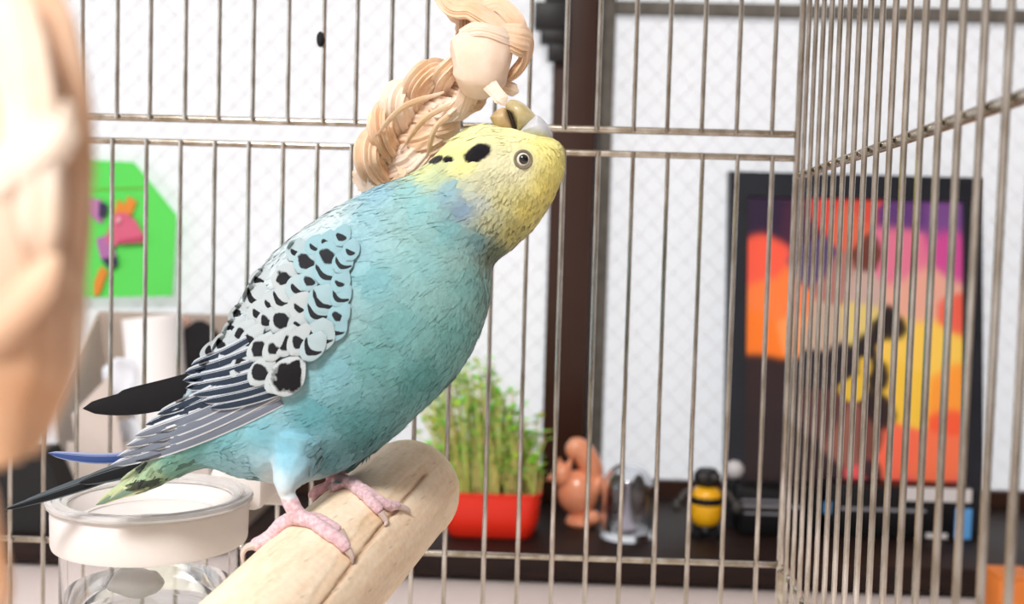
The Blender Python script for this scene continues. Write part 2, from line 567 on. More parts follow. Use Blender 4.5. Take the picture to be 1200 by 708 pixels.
for i in range(ns + 1):
    s = (PL + .013) * (i / ns)
    if i > ns * .86:
        q = (i - ns * .86) / (ns * .14)
        s = (PL + .013) * (.86 + .14 * math.sin(q * math.pi / 2))
    r = perch_r(s)
    ca = interp(crack, s); fa = interp(facet, s)
    end = s > crack[-1][0] + .001
    for k in range(nr):
        a = -math.pi + 2 * math.pi * k / nr
        rr = r
        c = list(wood_l)
        p = P0 + ax * s + (pN * math.cos(a) + pB * math.sin(a)) * r
        n1 = noise.noise(Vector((s * 40, math.cos(a) * 3, math.sin(a) * 3)))
        n2 = noise.noise(Vector((s * 160, math.cos(a) * 16, math.sin(a) * 16)))
        n3 = noise.noise(Vector((s * 500, math.cos(a) * 60, math.sin(a) * 60)))
        rr *= 1 + .008 * n1 + .003 * n2
        mixd = max(0, min(1, .22 + .6 * n1 + .45 * n2))
        da = (a - ca + math.pi) % (2 * math.pi) - math.pi
        wv = .018 * n2
        df = (a - fa + math.pi) % (2 * math.pi) - math.pi
        lo, hi = (fa, ca) if fa < ca else (ca, fa)
        inside = lo < a + wv * 3 < hi
        if s < crack[-1][0] + .004 and inside:
            mixd = min(1, mixd + .45)
            rr *= .985
        c = [wood_l[j] * (1 - mixd) + wood_d[j] * mixd for j in range(3)]
        if not end:
            g = math.exp(-((da + wv) / .035) ** 2)
            rr *= 1 - .045 * g
            g2 = g * (.55 + .6 * n2 + .3)
            g2 = max(0, min(1, g2)) * .8
            c = [c[j] * (1 - g2) + wood_c[j] * g2 for j in range(3)]
        if n3 > .62:
            c = [x * .72 for x in c]
        if s > PL - .001:
            q = min(1, (s - PL + .001) / .006)
            c = [c[j] * (1 - q) + wood_p[j] * q for j in range(3)]
        vs.append(P0 + ax * s + (pN * math.cos(a) + pB * math.sin(a)) * rr)
        cs.append(tuple(c))
for i in range(ns):
    for k in range(nr):
        k2 = (k + 1) % nr
        fs.append((i * nr + k, i * nr + k2, (i + 1) * nr + k2, (i + 1) * nr + k))
fs.append(tuple(range(nr)))
pm.add(vs, fs, cs)
perch_bvh = BVHTree.FromPolygons([tuple(v) for v in pm.v], pm.f)
perchm = mat('pale_stripped_wood', (238, 210, 172), .62, vcol=True, noise_amt=.06, noise_scale=700, bump=.12, bump_scale=900)
perch = empty('wooden_perch', P0, 'thick pale wooden perch with a lengthwise crack under the budgerigar', 'perch')
pm.build('branch', perchm, perch, weld=False)
bolt = MB().lathe([(0, .000), (.010, .000), (.011, .004), (.006, .009), (0, .009)], P0 - ax * .006, 24, -ax)
bolt.build('wing_nut', railm, perch)

# ------------------------------------------------------------------ the budgerigar
ZB = .277
PXM = ZB / F          # metres per pixel in the bird's plane
SECT = [  # upper outline point, lower outline point, half depth (m)
    ((118, 583), (113, 591), .0008), ((150, 556), (140, 584), .0022), ((180, 531), (178, 572), .0045), ((212, 478), (212, 557), .0085),
    ((243, 424), (246, 547), .012), ((271, 380), (294, 560), .0155), ((302, 323), (356, 566), .018), ((340, 283), (425, 538), .0198),
    ((388, 249), (488, 487), .0203), ((440, 221), (545, 425), .0190), ((480, 206), (572, 360), .0165), ((503, 191), (577, 314), .0142),
    ((528, 165), (602, 291), .0134), ((556, 149), (632, 261), .0130), ((586, 149), (650, 230), .0122), ((616, 157), (661, 199), .0102),
    ((638, 162), (661, 178), .0062), ((648, 165), (658, 171), .0026)]
rows = crom([(a[0], a[1], b[0], b[1], dd) for a, b, dd in SECT], 170)
bm_ = MB(); nb = 72; vs = []; fs = []
for i, r_ in enumerate(rows):
    u = np.array([r_[0], r_[1]]); l = np.array([r_[2], r_[3]])
    c = (u + l) / 2; h = (u - l) / 2
    for k in range(nb):
        a = 2 * math.pi * k / nb
        ca, sa = math.cos(a), math.sin(a)
        e = c + h * ca
        x, y = e
        dz = max(r_[4], .0003) * (abs(sa) ** .92) * (1 if sa > 0 else -1)
        # keep the outline where it is in the picture plane, give it depth along the camera axis
        p = W(x, y, ZB); vs.append(p - FWD * dz)
for i in range(len(rows) - 1):
    for k in range(nb):
        k2 = (k + 1) % nb
        fs.append((i * nb + k, i * nb + k2, (i + 1) * nb + k2, (i + 1) * nb + k))
fs.append(tuple(range(nb))); fs.append(tuple((len(rows) - 1) * nb + k for k in range(nb - 1, -1, -1)))
bm_.add(vs, fs)
body_bvh = BVHTree.FromPolygons([tuple(v) for v in vs], fs)
def toe_pt(px, py, lift=.0011, zf=None):
    h = perch_bvh.ray_cast(CAM, RAY(px, py))
    if h[0] is not None:
        return h[0] + h[1].normalized() * lift if h[1].dot(RAY(px, py)) < 0 else h[0] - h[1].normalized() * lift
    return W(px, py, zf)
LEGC = []     # leg polylines kept for colouring
CLAWS = []
leg = MB()
def limb(pts, radii, n=10):
    q = crom([(*p, r) for p, r in zip(pts, radii)], 4 * len(pts))
    leg.tube([Vector(x[:3]) for x in q], [max(x[3], .0003) for x in q], n)
    return [Vector(x[:3]) for x in q]
# thighs
zn = PIX(toe_pt(356, 612, 0))[2] - .002
zf_ = PIX(toe_pt(396, 566, 0, .292))[2]
limb([W(352, 508, ZB - .012), W(346, 540, ZB - .0125), W(335, 566, zn), W(333, 578, zn)], [.0066, .0060, .0030, .0018])
LEGC.append(limb([W(332, 570, zn), W(341, 590, zn), W(350, 607, zn)], [.0020, .0019, .0022]))
limb([W(412, 515, ZB + .010), W(396, 538, ZB + .0105), W(384, 551, zf_ - .001)], [.006, .005, .0020])
LEGC.append(limb([W(380, 548, zf_ - .001), W(388, 556, zf_ - .001), W(396, 562, zf_ - .001)], [.0018, .0017, .0018]))
ank = W(350, 607, zn)
def toe(pxs, r0, r1, start=None, zf=.262):
    pts = ([start] if start else []) + [toe_pt(x, y, r0 * .75, zf) for x, y in pxs]
    n = len(pts)
    rr = [r0 + (r1 - r0) * i / (n - 1) for i in range(n)]
    q = crom([(*p, r) for p, r in zip(pts, rr)], 6 * n)
    rad = [x[3] * (1 + .10 * math.sin(i * 2.1)) for i, x in enumerate(q)]
    leg.tube([Vector(x[:3]) for x in q], rad, 10)
    LEGC.append([Vector(x[:3]) for x in q])
    return Vector(q[-1][:3])
t1 = toe([(366, 619), (384, 631), (398, 642), (404, 649)], .0019, .0015, ank, zn)
t2 = toe([(368, 612), (384, 619), (397, 627)], .0016, .0012, ank, zn)
t3 = toe([(334, 618), (318, 627), (303, 637), (296, 640)], .0018, .0015, ank, zn)
t4 = toe([(338, 612), (322, 616)], .0015, .0012, ank, zn + .004)
CLAWS.append([W(298, 639, zn - .0006), W(289, 642, zn - .001), W(284, 650, zn - .0012), W(285, 661, zn - .001)])
CLAWS.append([t1, toe_pt(409, 655, .001, zn), toe_pt(413, 662, .0004, zn)])
CLAWS.append([t2, toe_pt(402, 631, .0008, zn), toe_pt(406, 636, .0003, zn)])
ank2 = W(396, 562, zf_ - .001)
u1 = toe([(412, 572), (430, 584), (450, 596), (466, 599)], .0019, .0013, ank2, zf_)
u2 = toe([(420, 580), (434, 594), (443, 604)], .0017, .0013, ank2, zf_)
u3 = toe([(384, 571), (372, 575), (364, 584)], .0017, .0013, ank2, zf_ - .002)
u4 = toe([(396, 574), (391, 576)], .0015, .0012, ank2, zf_ - .004)
CLAWS.append([u1, toe_pt(474, 599, .001, zf_), toe_pt(480, 603, .0004, zf_)])
CLAWS.append([u2, toe_pt(448, 611, .001, zf_), toe_pt(450, 618, .0004, zf_)])
CLAWS.append([u4, W(391, 581, zf_ - .0055), W(393, 588, zf_ - .005)])
allm = MB(); allm.add(bm_.v, bm_.f); allm.add(leg.v, leg.f)
tmp = allm.build('tmp_body', mat('tmp', (200, 200, 200)), weld=False)
md = tmp.modifiers.new('r', 'REMESH'); md.mode = 'VOXEL'; md.voxel_size = .00052
md = tmp.modifiers.new('s', 'SMOOTH'); md.factor = .5; md.iterations = 4
dg = bpy.context.evaluated_depsgraph_get()
bme = bpy.data.meshes.new_from_object(tmp.evaluated_get(dg))
bpy.data.objects.remove(tmp)
# feather colouring, lit back and shaded belly partly painted in, by place on the bird's own side view
CP = [((395, 255), (206, 226, 230)), ((360, 280), (206, 222, 226)), ((450, 228), (160, 200, 212)), ((440, 262), (168, 208, 212)), ((500, 250), (150, 198, 196)), ((530, 275), (132, 184, 182)),
      ((450, 330), (136, 188, 190)), ((505, 312), (150, 196, 192)), ((552, 335), (132, 182, 174)), ((425, 300), (166, 206, 212)), ((480, 380), (124, 176, 172)),
      ((540, 390), (118, 174, 166)), ((450, 420), (116, 170, 166)), ((405, 430), (140, 192, 198)), ((500, 440), (92, 152, 148)), ((430, 490), (92, 152, 152)),
      ((380, 480), (104, 168, 174)), ((350, 515), (132, 190, 204)), ((320, 500), (132, 190, 200)), ((300, 545), (160, 200, 210)), ((280, 505), (118, 174, 178)),
      ((250, 520), (104, 160, 154)), ((215, 540), (118, 166, 146)), ((190, 556), (150, 178, 140)), ((150, 575), (180, 194, 150)), ((260, 540), (140, 190, 196)), ((330, 560), (200, 214, 220)),
      ((345, 545), (190, 210, 220)), ((345, 566), (216, 224, 228)), ((352, 526), (150, 196, 208)), ((400, 535), (96, 144, 152)), ((440, 515), (70, 120, 122)), ((490, 228), (150, 196, 194)), ((528, 232), (146, 184, 196)), ((546, 250), (134, 156, 174)),
      ((560, 285), (120, 160, 160)), ((520, 215), (190, 206, 160)), ((515, 180), (244, 238, 150)), ((500, 205), (214, 222, 160)), ((545, 195), (238, 232, 150)), ((560, 155), (250, 246, 178)), ((600, 155), (238, 234, 172)),
      ((640, 170), (246, 238, 150)), ((655, 200), (252, 242, 140)), ((640, 225), (244, 230, 128)), ((605, 205), (224, 222, 182)), ((580, 200), (222, 220, 180)), ((570, 222), (214, 214, 176)), ((590, 240), (212, 208, 148)),
      ((615, 250), (222, 210, 118)), ((600, 275), (190, 184, 112)), ((582, 300), (96, 110, 88)), ((575, 265), (190, 192, 150)), ((566, 245), (180, 190, 180)),
      ((340, 330), (192, 204, 208)), ((300, 390), (188, 198, 202)), ((370, 360), (190, 204, 208)), ((330, 430), (190, 204, 210)), ((395, 340), (190, 214, 220)), ((270, 440), (176, 190, 200))]
CP = [(p_, (c_[0] * .90, c_[1] * .955, c_[2] * .985)) if c_[2] >= c_[0] and c_[0] < 172 else (p_, c_) for p_, c_ in CP]
cpx = np.array([c[0] for c in CP], float); cpc = np.array([lin(tuple(q * .96 + g * .04 for q, g in zip(c[1], (214, 216, 222)))) for c in CP])
def body_color(P, N=None):
    """P (n,2) pixel places -> linear colours"""
    out = np.zeros((len(P), 3))
    for i0 in range(0, len(P), 4000):
        q = P[i0:i0 + 4000]
        d2 = ((q[:, None, :] - cpx[None]) ** 2).sum(2)
        wgt = 1 / (d2 + 40) ** 1.6
        out[i0:i0 + 4000] = (wgt @ cpc) / wgt.sum(1)[:, None]
    return out
SPOTS = [((560.5, 187), (17, 10), -30), ((528, 193), (7, 4.4), 5), ((513, 192), (9, 5.4), -18)]
nv = len(bme.vertices)
co = np.empty(nv * 3); bme.vertices.foreach_get('co', co); co = co.reshape(-1, 3)
camv = np.array(CAM); rv = np.array(RIGHT); uv_ = np.array(UP); fv = np.array(FWD)
dd_ = co - camv
# side view of the bird: orthographic in its own plane so both flanks carry the same pattern
PX = np.stack([600 + dd_ @ rv / PXM, 354 - dd_ @ uv_ / PXM], 1)
ZD = dd_ @ fv
colr = body_color(PX)
legpts = np.array([list(p) for l in LEGC for p in l])
pink1, pink2 = np.array(lin((236, 206, 210))), np.array(lin((206, 166, 176)))
flow_dir = np.array((-.82, .57))
for i in range(nv):
    x, y = PX[i]
    v = Vector(co[i])
    n_s = noise.noise(v * 1500); n_m = noise.noise(v * 350); n_l = noise.noise(v * 120)
    c = colr[i] * (1 + .09 * n_m + .10 * n_l)
    # grey wavy barring of the cheek and nape
    if 545 < x < 668 and 175 < y < 318:
        along = (x - 613) * .62 + (y - 187) * .80
        rr = math.hypot(x - 613, y - 187)
        k = max(0, min(1, (rr - 20) / 40)) * max(0, min(1, (x - 552) / 15)) * max(0, min(1, (y - 195) / 20))
        bar = math.sin(along * 1.05 + 3.0 * n_m + 2 * n_s)
        g = k * max(0, bar * .6 + n_s * .9 - .05)
        if y > 265: g *= 1.4
        c = c * (1 - min(.62, .62 * g)) 
    # three black throat spots
    for (cx, cy), (ra, rb), ang in SPOTS:
        ca, sa = math.cos(R(ang)), math.sin(R(ang))
        dx, dy = x - cx, y - cy
        e = ((dx * ca + dy * sa) / ra) ** 2 + ((-dx * sa + dy * ca) / rb) ** 2
        e += .28 * n_m + .22 * n_s
        t = max(0, min(1, (1.12 - e) / .3))
        c = c * (1 - t) + np.array(lin((20, 18, 24))) * t
    # under-tail coverts: black drops along the lower edge
    for (cx, cy), (ra, rb), ang in (((185, 561), (16, 6), -14), ((164, 568), (12, 6.5), -22), ((145, 578), (9, 4), -30), ((172, 545), (10, 5), -35), ((230, 538), (16, 3), -20), ((200, 545), (20, 2.5), -25)):
        ca, sa = math.cos(R(ang)), math.sin(R(ang))
        dx, dy = x - cx, y - cy
        e = ((dx * ca + dy * sa) / ra) ** 2 + ((-dx * sa + dy * ca) / rb) ** 2 + .3 * n_m
        t = max(0, min(1, (1.1 - e) / .4)) * (.9 if rb > 3.5 else .55)
        c = c * (1 - t) + np.array(lin((28, 34, 36))) * t
    if y > 540 and 270 < x < 500:
        dl = np.sqrt(((legpts - co[i]) ** 2).sum(1).min())
        if dl < .0030 and not (y < 566 and x < 400 and ZD[i] < ZB) and not (y < 550 and ZD[i] >= ZB):
            t = max(0, min(1, (.0030 - dl) / .0006))
            sc_ = max(0, min(1, .5 + 1.1 * n_s + .5 * noise.noise(v * 2600))); pk = pink1 * sc_ + pink2 * (1 - sc_)
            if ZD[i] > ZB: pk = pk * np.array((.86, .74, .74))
            c = c * (1 - t) + pk * t
    colr[i] = c
colr = np.clip(colr, .002, 1)
nrm = np.empty(nv * 3); bme.vertices.foreach_get('normal', nrm); nrm = nrm.reshape(-1, 3)
base = W(372, 606, .270)
disp = np.array([noise.noise(Vector(p) * 260) * .00035 + noise.noise(Vector(p) * 700) * .00012 for p in co])
co2 = co + nrm * disp[:, None]
bird = empty('budgerigar', base, 'sky blue budgerigar with yellow head stretching up from the wooden perch', 'bird')
bme.vertices.foreach_set('co', (co2 - np.array(base)).ravel())
ca_ = bme.color_attributes.new('col', 'FLOAT_COLOR', 'POINT')
ca_.data.foreach_set('color', np.concatenate([colr, np.ones((nv, 1))], 1).astype(np.float32).ravel())
bme.materials.clear()
birdm = mat('budgerigar_plumage', (150, 190, 190), .85, vcol=True, noise_amt=.05, noise_scale=900, bump=.08, bump_scale=600, sheen=.25, spec=.15)
bme.materials.append(birdm)
bme.polygons.foreach_set('use_smooth', [True] * len(bme.polygons))
bme.name = 'body'
bo = bpy.data.objects.new('body', bme); COL.objects.link(bo); bo.parent = bird
skin_bvh = BVHTree.FromPolygons([tuple(c) for c in co2], [tuple(p.vertices) for p in bme.polygons])
def skin_z(px, py, default=None):
    h = skin_bvh.ray_cast(CAM, RAY(px, py))
    if h[0] is None: return default
    return (h[0] - CAM).dot(FWD)
# soft body plumage: short barbs lying along the feather tracts
pl = MB(); PLN = []
tries = 0
pidx = np.random.RandomState(3).permutation(nv)
cnt = 0
for i in pidx:
    if cnt > 24000: break
    x, y = PX[i]
    if 280 < x < 500 and y > 560: continue
    if y > 548 and 350 < x < 420: continue
    if 300 < x < 378 and y > 488: continue
    if x < 150: continue
    hd = max(0, min(1, (x - 540) / 40)) * max(0, min(1, (330 - y) / 20))
    L = (.0042 if hd < .5 else .0019) * random.uniform(.6, 1.25)
    if math.hypot(x - 613, y - 187) < 15: continue
    if 500 < x < 584 and 165 < y < 200: continue
    if y < 166 and x > 585: continue
    fd = Vector(RIGHT) * -.80 + Vector(UP) * (-.6)
    if x > 480 and y > 300: fd = Vector(RIGHT) * -.55 + Vector(UP) * (-.83)
    if hd > .5:
        q = Vector(RIGHT) * (x - 625) + Vector(UP) * -(y - 155)
        fd = q.normalized() if q.length > 1 else fd
    n = Vector(nrm[i])
    t = fd - n * fd.dot(n)
    if t.length < .2: continue
    t.normalize()
    t = (t + Vector(RIGHT) * random.uniform(-.16, .16) + Vector(UP) * random.uniform(-.16, .16)).normalized()
    sdir = n.cross(t).normalized()
    p = Vector(co2[i]) - t * L * .5
    wd = L * .21
    lift = random.uniform(.01, .03) if hd < .5 else .02
    c = np.clip(colr[i] * random.uniform(.95, 1.07), 0, 1)
    vs = []
    for u, ww, h in ((0, .6, -.00008), (.5, 1, .00011), (1, .15, .00013)):
        m_ = p + t * (L * u) + n * (h + lift * L * u * u * .5)
        vs += [m_ - sdir * wd * ww, m_ + sdir * wd * ww]
    pl.add(vs, [(0, 2, 3, 1), (2, 4, 5, 3)], [tuple(c)] * 6); PLN += [tuple(n)] * 6
    cnt += 1
plo = pl.build('plumage', birdm, bird, weld=False, recalc=False, sharp=False)
plo.data.normals_split_custom_set_from_vertices(PLN)
tag(plo, 'soft pale blue and yellow body feathers', kind='stuff')

# ---- feathers: each one is a curved leaf lying on the flank
def feather_material(name, ground, ink, kind, u0=.62, a=.2, b=.34, cv=.6):
    m = bpy.data.materials.new(name); m.use_nodes = True
    nt = m.node_tree; bs = nt.nodes['Principled BSDF']
    bs.inputs['Roughness'].default_value = .7
    bs.inputs['Specular IOR Level'].default_value = .25
    uvn = nt.nodes.new('ShaderNodeUVMap'); sep = nt.nodes.new('ShaderNodeSeparateXYZ')
    nt.links.new(uvn.outputs[0], sep.inputs[0])
    geo = nt.nodes.new('ShaderNodeTexCoord'); nz = nt.nodes.new('ShaderNodeTexNoise')
    nz.inputs['Scale'].default_value = 420; nz.inputs['Detail'].default_value = 3
    nt.links.new(geo.outputs['Object'], nz.inputs[0])
    def M(op, x, y=None, z=None):
        n = nt.nodes.new('ShaderNodeMath'); n.operation = op
        for i, q in enumerate((x, y, z)):
            if q is None: continue
            if isinstance(q, (int, float)): n.inputs[i].default_value = q
            else: nt.links.new(q, n.inputs[i])
        return n.outputs[0]
    u, v = sep.outputs[0], sep.outputs[1]
    wob = M('MULTIPLY', M('SUBTRACT', nz.outputs[0], .5), 2.2)
    if kind == 'spot':
        e = M('ADD', M('POWER', M('ABSOLUTE', M('DIVIDE', M('ADD', M('SUBTRACT', u, u0), M('MULTIPLY', M('POWER', M('ABSOLUTE', M('SUBTRACT', v, .5)), 2), cv)), a)), 2), M('POWER', M('ABSOLUTE', M('DIVIDE', M('SUBTRACT', v, .5), M('MAXIMUM', M('MULTIPLY', M('ADD', u, .15), b * 1.3), .02))), 2))
        e = M('ADD', e, wob)
        k = M('SUBTRACT', 1.25, e)
        k = M('MULTIPLY', k, 2.2)
    elif kind == 'vane':   # dark vane with pale edge on one side and pale shaft
        e = M('ABSOLUTE', M('SUBTRACT', v, .46))
        k = M('MULTIPLY', M('SUBTRACT', .39, e), 14)
        sh = M('MULTIPLY', M('SUBTRACT', M('ABSOLUTE', M('SUBTRACT', v, .72)), .018), 60)
        k = M('MINIMUM', k, sh)
    else:
        k = M('ADD', 1.0, 0.0)
    n = nt.nodes.new('ShaderNodeMix'); n.data_type = 'RGBA'; n.clamp_factor = True
    nt.links.new(k, n.inputs[0])
    n.inputs[6].default_value = (*lin(ground), 1); n.inputs[7].default_value = (*lin(ink), 1)
    # barbs: fine darker lines across the vane
    w_ = M('MULTIPLY', M('ADD', M('SINE', M('ADD', M('MULTIPLY', u, 90), M('MULTIPLY', M('ABSOLUTE', M('SUBTRACT', v, .5)), 40))), 1), .04)
    sc = nt.nodes.new('ShaderNodeVectorMath'); sc.operation = 'SCALE'
    nt.links.new(n.outputs[2], sc.inputs[0]); nt.links.new(M('SUBTRACT', 1, w_), sc.inputs['Scale'])
    nt.links.new(sc.outputs[0], bs.inputs['Base Color'])
    return m
FM = {
    'spot': feather_material('covert_spot', (208, 217, 219), (20, 20, 26), 'spot', .60, .17, .34),
    'big': feather_material('covert_big_spot', (208, 217, 219), (18, 18, 24), 'spot', .56, .26, .48),
    'bar': feather_material('covert_bar', (208, 217, 219), (22, 24, 30), 'spot', .66, .10, .46),
    'small': feather_material('covert_small_spot', (208, 217, 219), (26, 28, 34), 'spot', .62, .12, .24),
    'flight': feather_material('flight_vane', (188, 196, 204), (40, 52, 68), 'vane'),
    'flightp': feather_material('flight_vane_pale', (206, 210, 216), (112, 120, 134), 'vane'),
    'dark': feather_material('dark_feather', (30, 28, 32), (20, 18, 22), 'plain'),
    'tail': feather_material('tail_vane', (84, 92, 98), (18, 20, 24), 'vane'),
    'blue': feather_material('blue_tail_vane', (150, 160, 196), (58, 80, 136), 'vane'),
    'yellow': feather_material('yellow_tail_vane', (188, 190, 142), (118, 142, 124), 'vane'),
}
def feather(name, parent, p0, p1, wpx, m, off=.0006, lift=.0008, bend=0, zdef=None, tip=.55, nu=14, nv_=6, depth=None, wbase=.55, sharp=2.0, camber=.00022):
    """p0 quill, p1 tip in picture places; lies on the bird's skin unless depth(u) is given"""
    mb = MB(); uvs = []; vs = []; fs = []
    p0 = np.array(p0, float); p1 = np.array(p1, float)
    d = p1 - p0; L = np.hypot(*d); d /= L; nn = np.array((-d[1], d[0]))
    lastz = zdef or ZB
    zs = []
    for i in range(nu + 1):
        u = i / nu
        c = p0 + d * L * u + nn * bend * L * math.sin(math.pi * u)
        if depth: z = depth(u)
        else:
            z = skin_z(c[0], c[1])
            if z is None: z = lastz + .0002
        lastz = z; zs.append(z)
    zs = [sum(zs[max(0, i - 2):i + 3]) / len(zs[max(0, i - 2):i + 3]) for i in range(nu + 1)]
    for i in range(nu + 1):
        u = i / nu
        c = p0 + d * L * u + nn * bend * L * math.sin(math.pi * u)
        if u < tip: wv = wbase + (1 - wbase) * math.sin(u / tip * math.pi / 2)
        else: wv = (max(0, 1 - ((u - tip) / (1 - tip)) ** sharp)) ** .5
        for k in range(nv_ + 1):
            v = k / nv_ * 2 - 1
            q = c + nn * v * wpx / 2 * max(wv, .02)
            z = zs[i]
            if not depth:
                zz = skin_z(q[0], q[1])
                if zz is not None and abs(zz - z) < .004: z = zz * .6 + z * .4
            z = z - off - lift * u - camber * (1 - v * v)
            vs.append(W(q[0], q[1], z)); uvs.append((u, v / 2 + .5))
    for i in range(nu):
        for k in range(nv_):
            a = i * (nv_ + 1) + k
            fs.append((a, a + 1, a + nv_ + 2, a + nv_ + 1))
    mb.add(vs, fs); mb.uv = uvs
    return mb.build(name, m, parent, recalc=False)
wing_base = W(420, 300, skin_z(420, 300) - .001)
wing = empty('wing', wing_base - base, parent=bird); tag(wing, 'folded wing with black scalloped markings on white')
# primaries and secondaries, longest lowest
FL = [((330, 470), (128, 546), 15, 'flightp', .0004), ((322, 462), (137, 535), 15, 'flightp', .0007), ((316, 455), (147, 523), 15, 'flightp', .0010), ((308, 448), (158, 511), 15, 'flightp', .0013),
      ((300, 440), (170, 498), 15, 'flight', .0016), ((292, 432), (184, 486), 14, 'flight', .0019),
      ((345, 452), (246, 478), 12, 'flight', 0.0014), ((338, 445), (236, 471), 12, 'flight', 0.0016), ((330, 438), (226, 463), 12, 'flight', 0.0018), ((322, 430), (217, 455), 13, 'flight', 0.0020),
      ((312, 420), (214, 446), 13, 'flight', 0.0022), ((300, 408), (216, 437), 13, 'flight', 0.0024), ((290, 398), (224, 428), 12, 'flight', 0.0026)]
for p0, p1, wd, mk, off in FL:
    feather('flight_feather', wing, p0, p1, wd, FM[mk], off, .0006, bend=-.03, wbase=.8, tip=.7)
# the big black one low on the wing
BL = [ # blotch centre, kind, length, width
    ((305, 437), 'big', 42, 24), ((283, 429), 'big', 40, 22), ((268, 417), 'spot', 38, 20), ((337, 441), 'blk', 52, 36), ((322, 448), 'spot', 40, 22),
    ((258, 404), 'spot', 34, 18), ((245, 412), 'spot', 34, 16),
    ((281, 392), 'spot', 38, 19), ((291, 400), 'spot', 40, 20), ((304, 409), 'big', 42, 22), ((320, 410), 'spot', 42, 22), ((335, 402), 'big', 42, 24), ((349, 403), 'spot', 42, 24), ((364, 410), 'bar', 40, 24),
    ((271, 386), 'spot', 34, 18), ((278, 369), 'spot', 34, 18), ((301, 368), 'small', 36, 22), ((311, 377), 'spot', 36, 20), ((330, 376), 'big', 40, 24), ((350, 383), 'small', 40, 26), ((373, 397), 'bar', 40, 32), ((390, 387), 'bar', 36, 26),
    ((297, 350), 'bar', 34, 26), ((302, 330), 'spot', 32, 20), ((316, 358), 'small', 34, 24), ((329, 353), 'bar', 34, 26), ((350, 362), 'small', 36, 28), ((370, 368), 'bar', 36, 28), ((395, 372), 'spot', 34, 22),
    ((376, 354), 'bar', 36, 32), ((397, 349), 'bar', 32, 22), ((333, 327), 'big', 38, 26), ((347, 340), 'small', 34, 26), ((361, 330), 'spot', 34, 20), ((381, 322), 'bar', 34, 30), ((398, 333), 'small', 30, 20),
    ((358, 307), 'big', 36, 26), ((385, 301), 'big', 38, 28), ((345, 296), 'small', 30, 20), ((400, 310), 'bar', 30, 22), ((383, 287), 'spot', 30, 20), ((399, 279), 'spot', 28, 18), ((410, 296), 'small', 28, 18), ((367, 290), 'small', 28, 20)]
G0, G1 = (182, 192, 195), (150, 190, 200)
for k_, u_, a_, b_, cv_ in (('spot', .62, .15, .36, .9), ('big', .58, .22, .46, .8), ('bar', .70, .10, .56, 1.2), ('small', .64, .10, .30, .9)):
    for q_ in range(4):
        FM[k_ + str(q_)] = feather_material('covert_%s_%d' % (k_, q_), tuple(G0[j] + (G1[j] - G0[j]) * q_ / 3 for j in range(3)), (24 + 4 * q_, 25 + 5 * q_, 31 + 5 * q_), 'spot', u_, a_, b_, cv_)
FM['blk'] = feather_material('black_tertial', (186, 195, 198), (16, 15, 20), 'spot', .46, .44, .60)
rank = sorted(range(len(BL)), key=lambda i: -(-.6 * BL[i][0][0] + .8 * BL[i][0][1]))
for j, i in enumerate(rank):
    (cx, cy), kind, L, wd = BL[i]
    t = max(0, min(1, (cx - 260) / 140))
    dr = np.array((-.72 + .22 * t, .69 + .17 * t)); dr /= np.hypot(*dr)
    ang = random.uniform(-.12, .12); dr = np.array((dr[0] * math.cos(ang) - dr[1] * math.sin(ang), dr[0] * math.sin(ang) + dr[1] * math.cos(ang)))
    c = np.array((cx, cy), float)
    off = .0004 + .0010 * (j / len(BL)) + (.0016 * min(1, max(0, (cy - 385) / 20)))
    u0 = {'blk': .5, 'big': .56}.get(kind, .62)
    feather('covert_feather', wing, c - dr * L * u0, c + dr * L * (1 - u0), wd * 1.12, FM[kind if kind == 'blk' else kind + str(int(max(0, min(3, (cx - 335 + (360 - cy) * .25) / 16))))], off, .0003, tip=.5, wbase=.35)
# far wing tip, dark, seen beyond the rump
fw = empty('wing', W(230, 440, ZB + .006) - base, parent=bird); tag(fw, 'far wing, its black flight feathers showing past the rump')
for q, (p0, p1, wd) in enumerate((((262, 438), (97, 479), 32), ((262, 440), (112, 474), 30), ((265, 434), (135, 464), 26))):
    feather('flight_feather', fw, p0, p1, wd, FM['dark'], 0, 0, bend=-.05, depth=lambda u, q=q: ZB + .005 + .0012 * q, wbase=.9, tip=.45, sharp=1.7)
# tail
TL = [((200, 530), (3, 598), 13, 'tail', .004, -.015, 1.2), ((200, 528), (20, 592), 15, 'tail', .005, -.01, 1.3), ((205, 535), (92, 566), 20, 'tail', .003, 0, 1.5),
      ((190, 528), (56, 531), 13, 'blue', .0065, -.06, 2), ((190, 526), (70, 535), 11, 'blue', .0072, -.05, 2),
      ((235, 535), (112, 592), 18, 'yellow', .0005, .02, 1.3), ((230, 540), (128, 586), 18, 'yellow', -.001, .02, 1.3)]
for p0, p1, wd, mk, zo, bend, shp in TL:
    feather('tail_feather', bird, p0, p1, wd, FM[mk], 0, 0, bend=bend, depth=lambda u, zo=zo: ZB + zo - .002 * u, wbase=.8, tip=.55, sharp=shp)
# eye
ez = skin_z(613, 187)
en = (skin_bvh.ray_cast(CAM, RAY(613, 187))[1]).normalized()
if en.dot(FWD) > 0: en = -en
ec = W(613, 187, ez)
eye = empty('eye', ec - base, parent=bird)
def disc_frame(n):
    a = RIGHT - n * RIGHT.dot(n); a.normalize(); return a, n.cross(a)
ea, eb = disc_frame(en)
ring = [ec + (ea * math.cos(t) + eb * math.sin(t)) * .00212 + en * .00005 for t in [2 * math.pi * k / 32 for k in range(33)]]
MB().tube(ring, .00036, 8).build('eyelid', mat('grey_eyelid_skin', (128, 122, 104), .6), eye)
rotm = Matrix((ea, eb, en)).transposed()
MB().ball(ec - en * .0006, (.0019, .0019, .0015), 24, rotm).build('iris', mat('pale_iris', (236, 230, 214), .12, coat=.5), eye)
MB().ball(ec + en * .00030, (.00128, .00128, .0009), 24, rotm).build('pupil', mat('black_pupil', (8, 8, 10), .05, coat=1), eye)
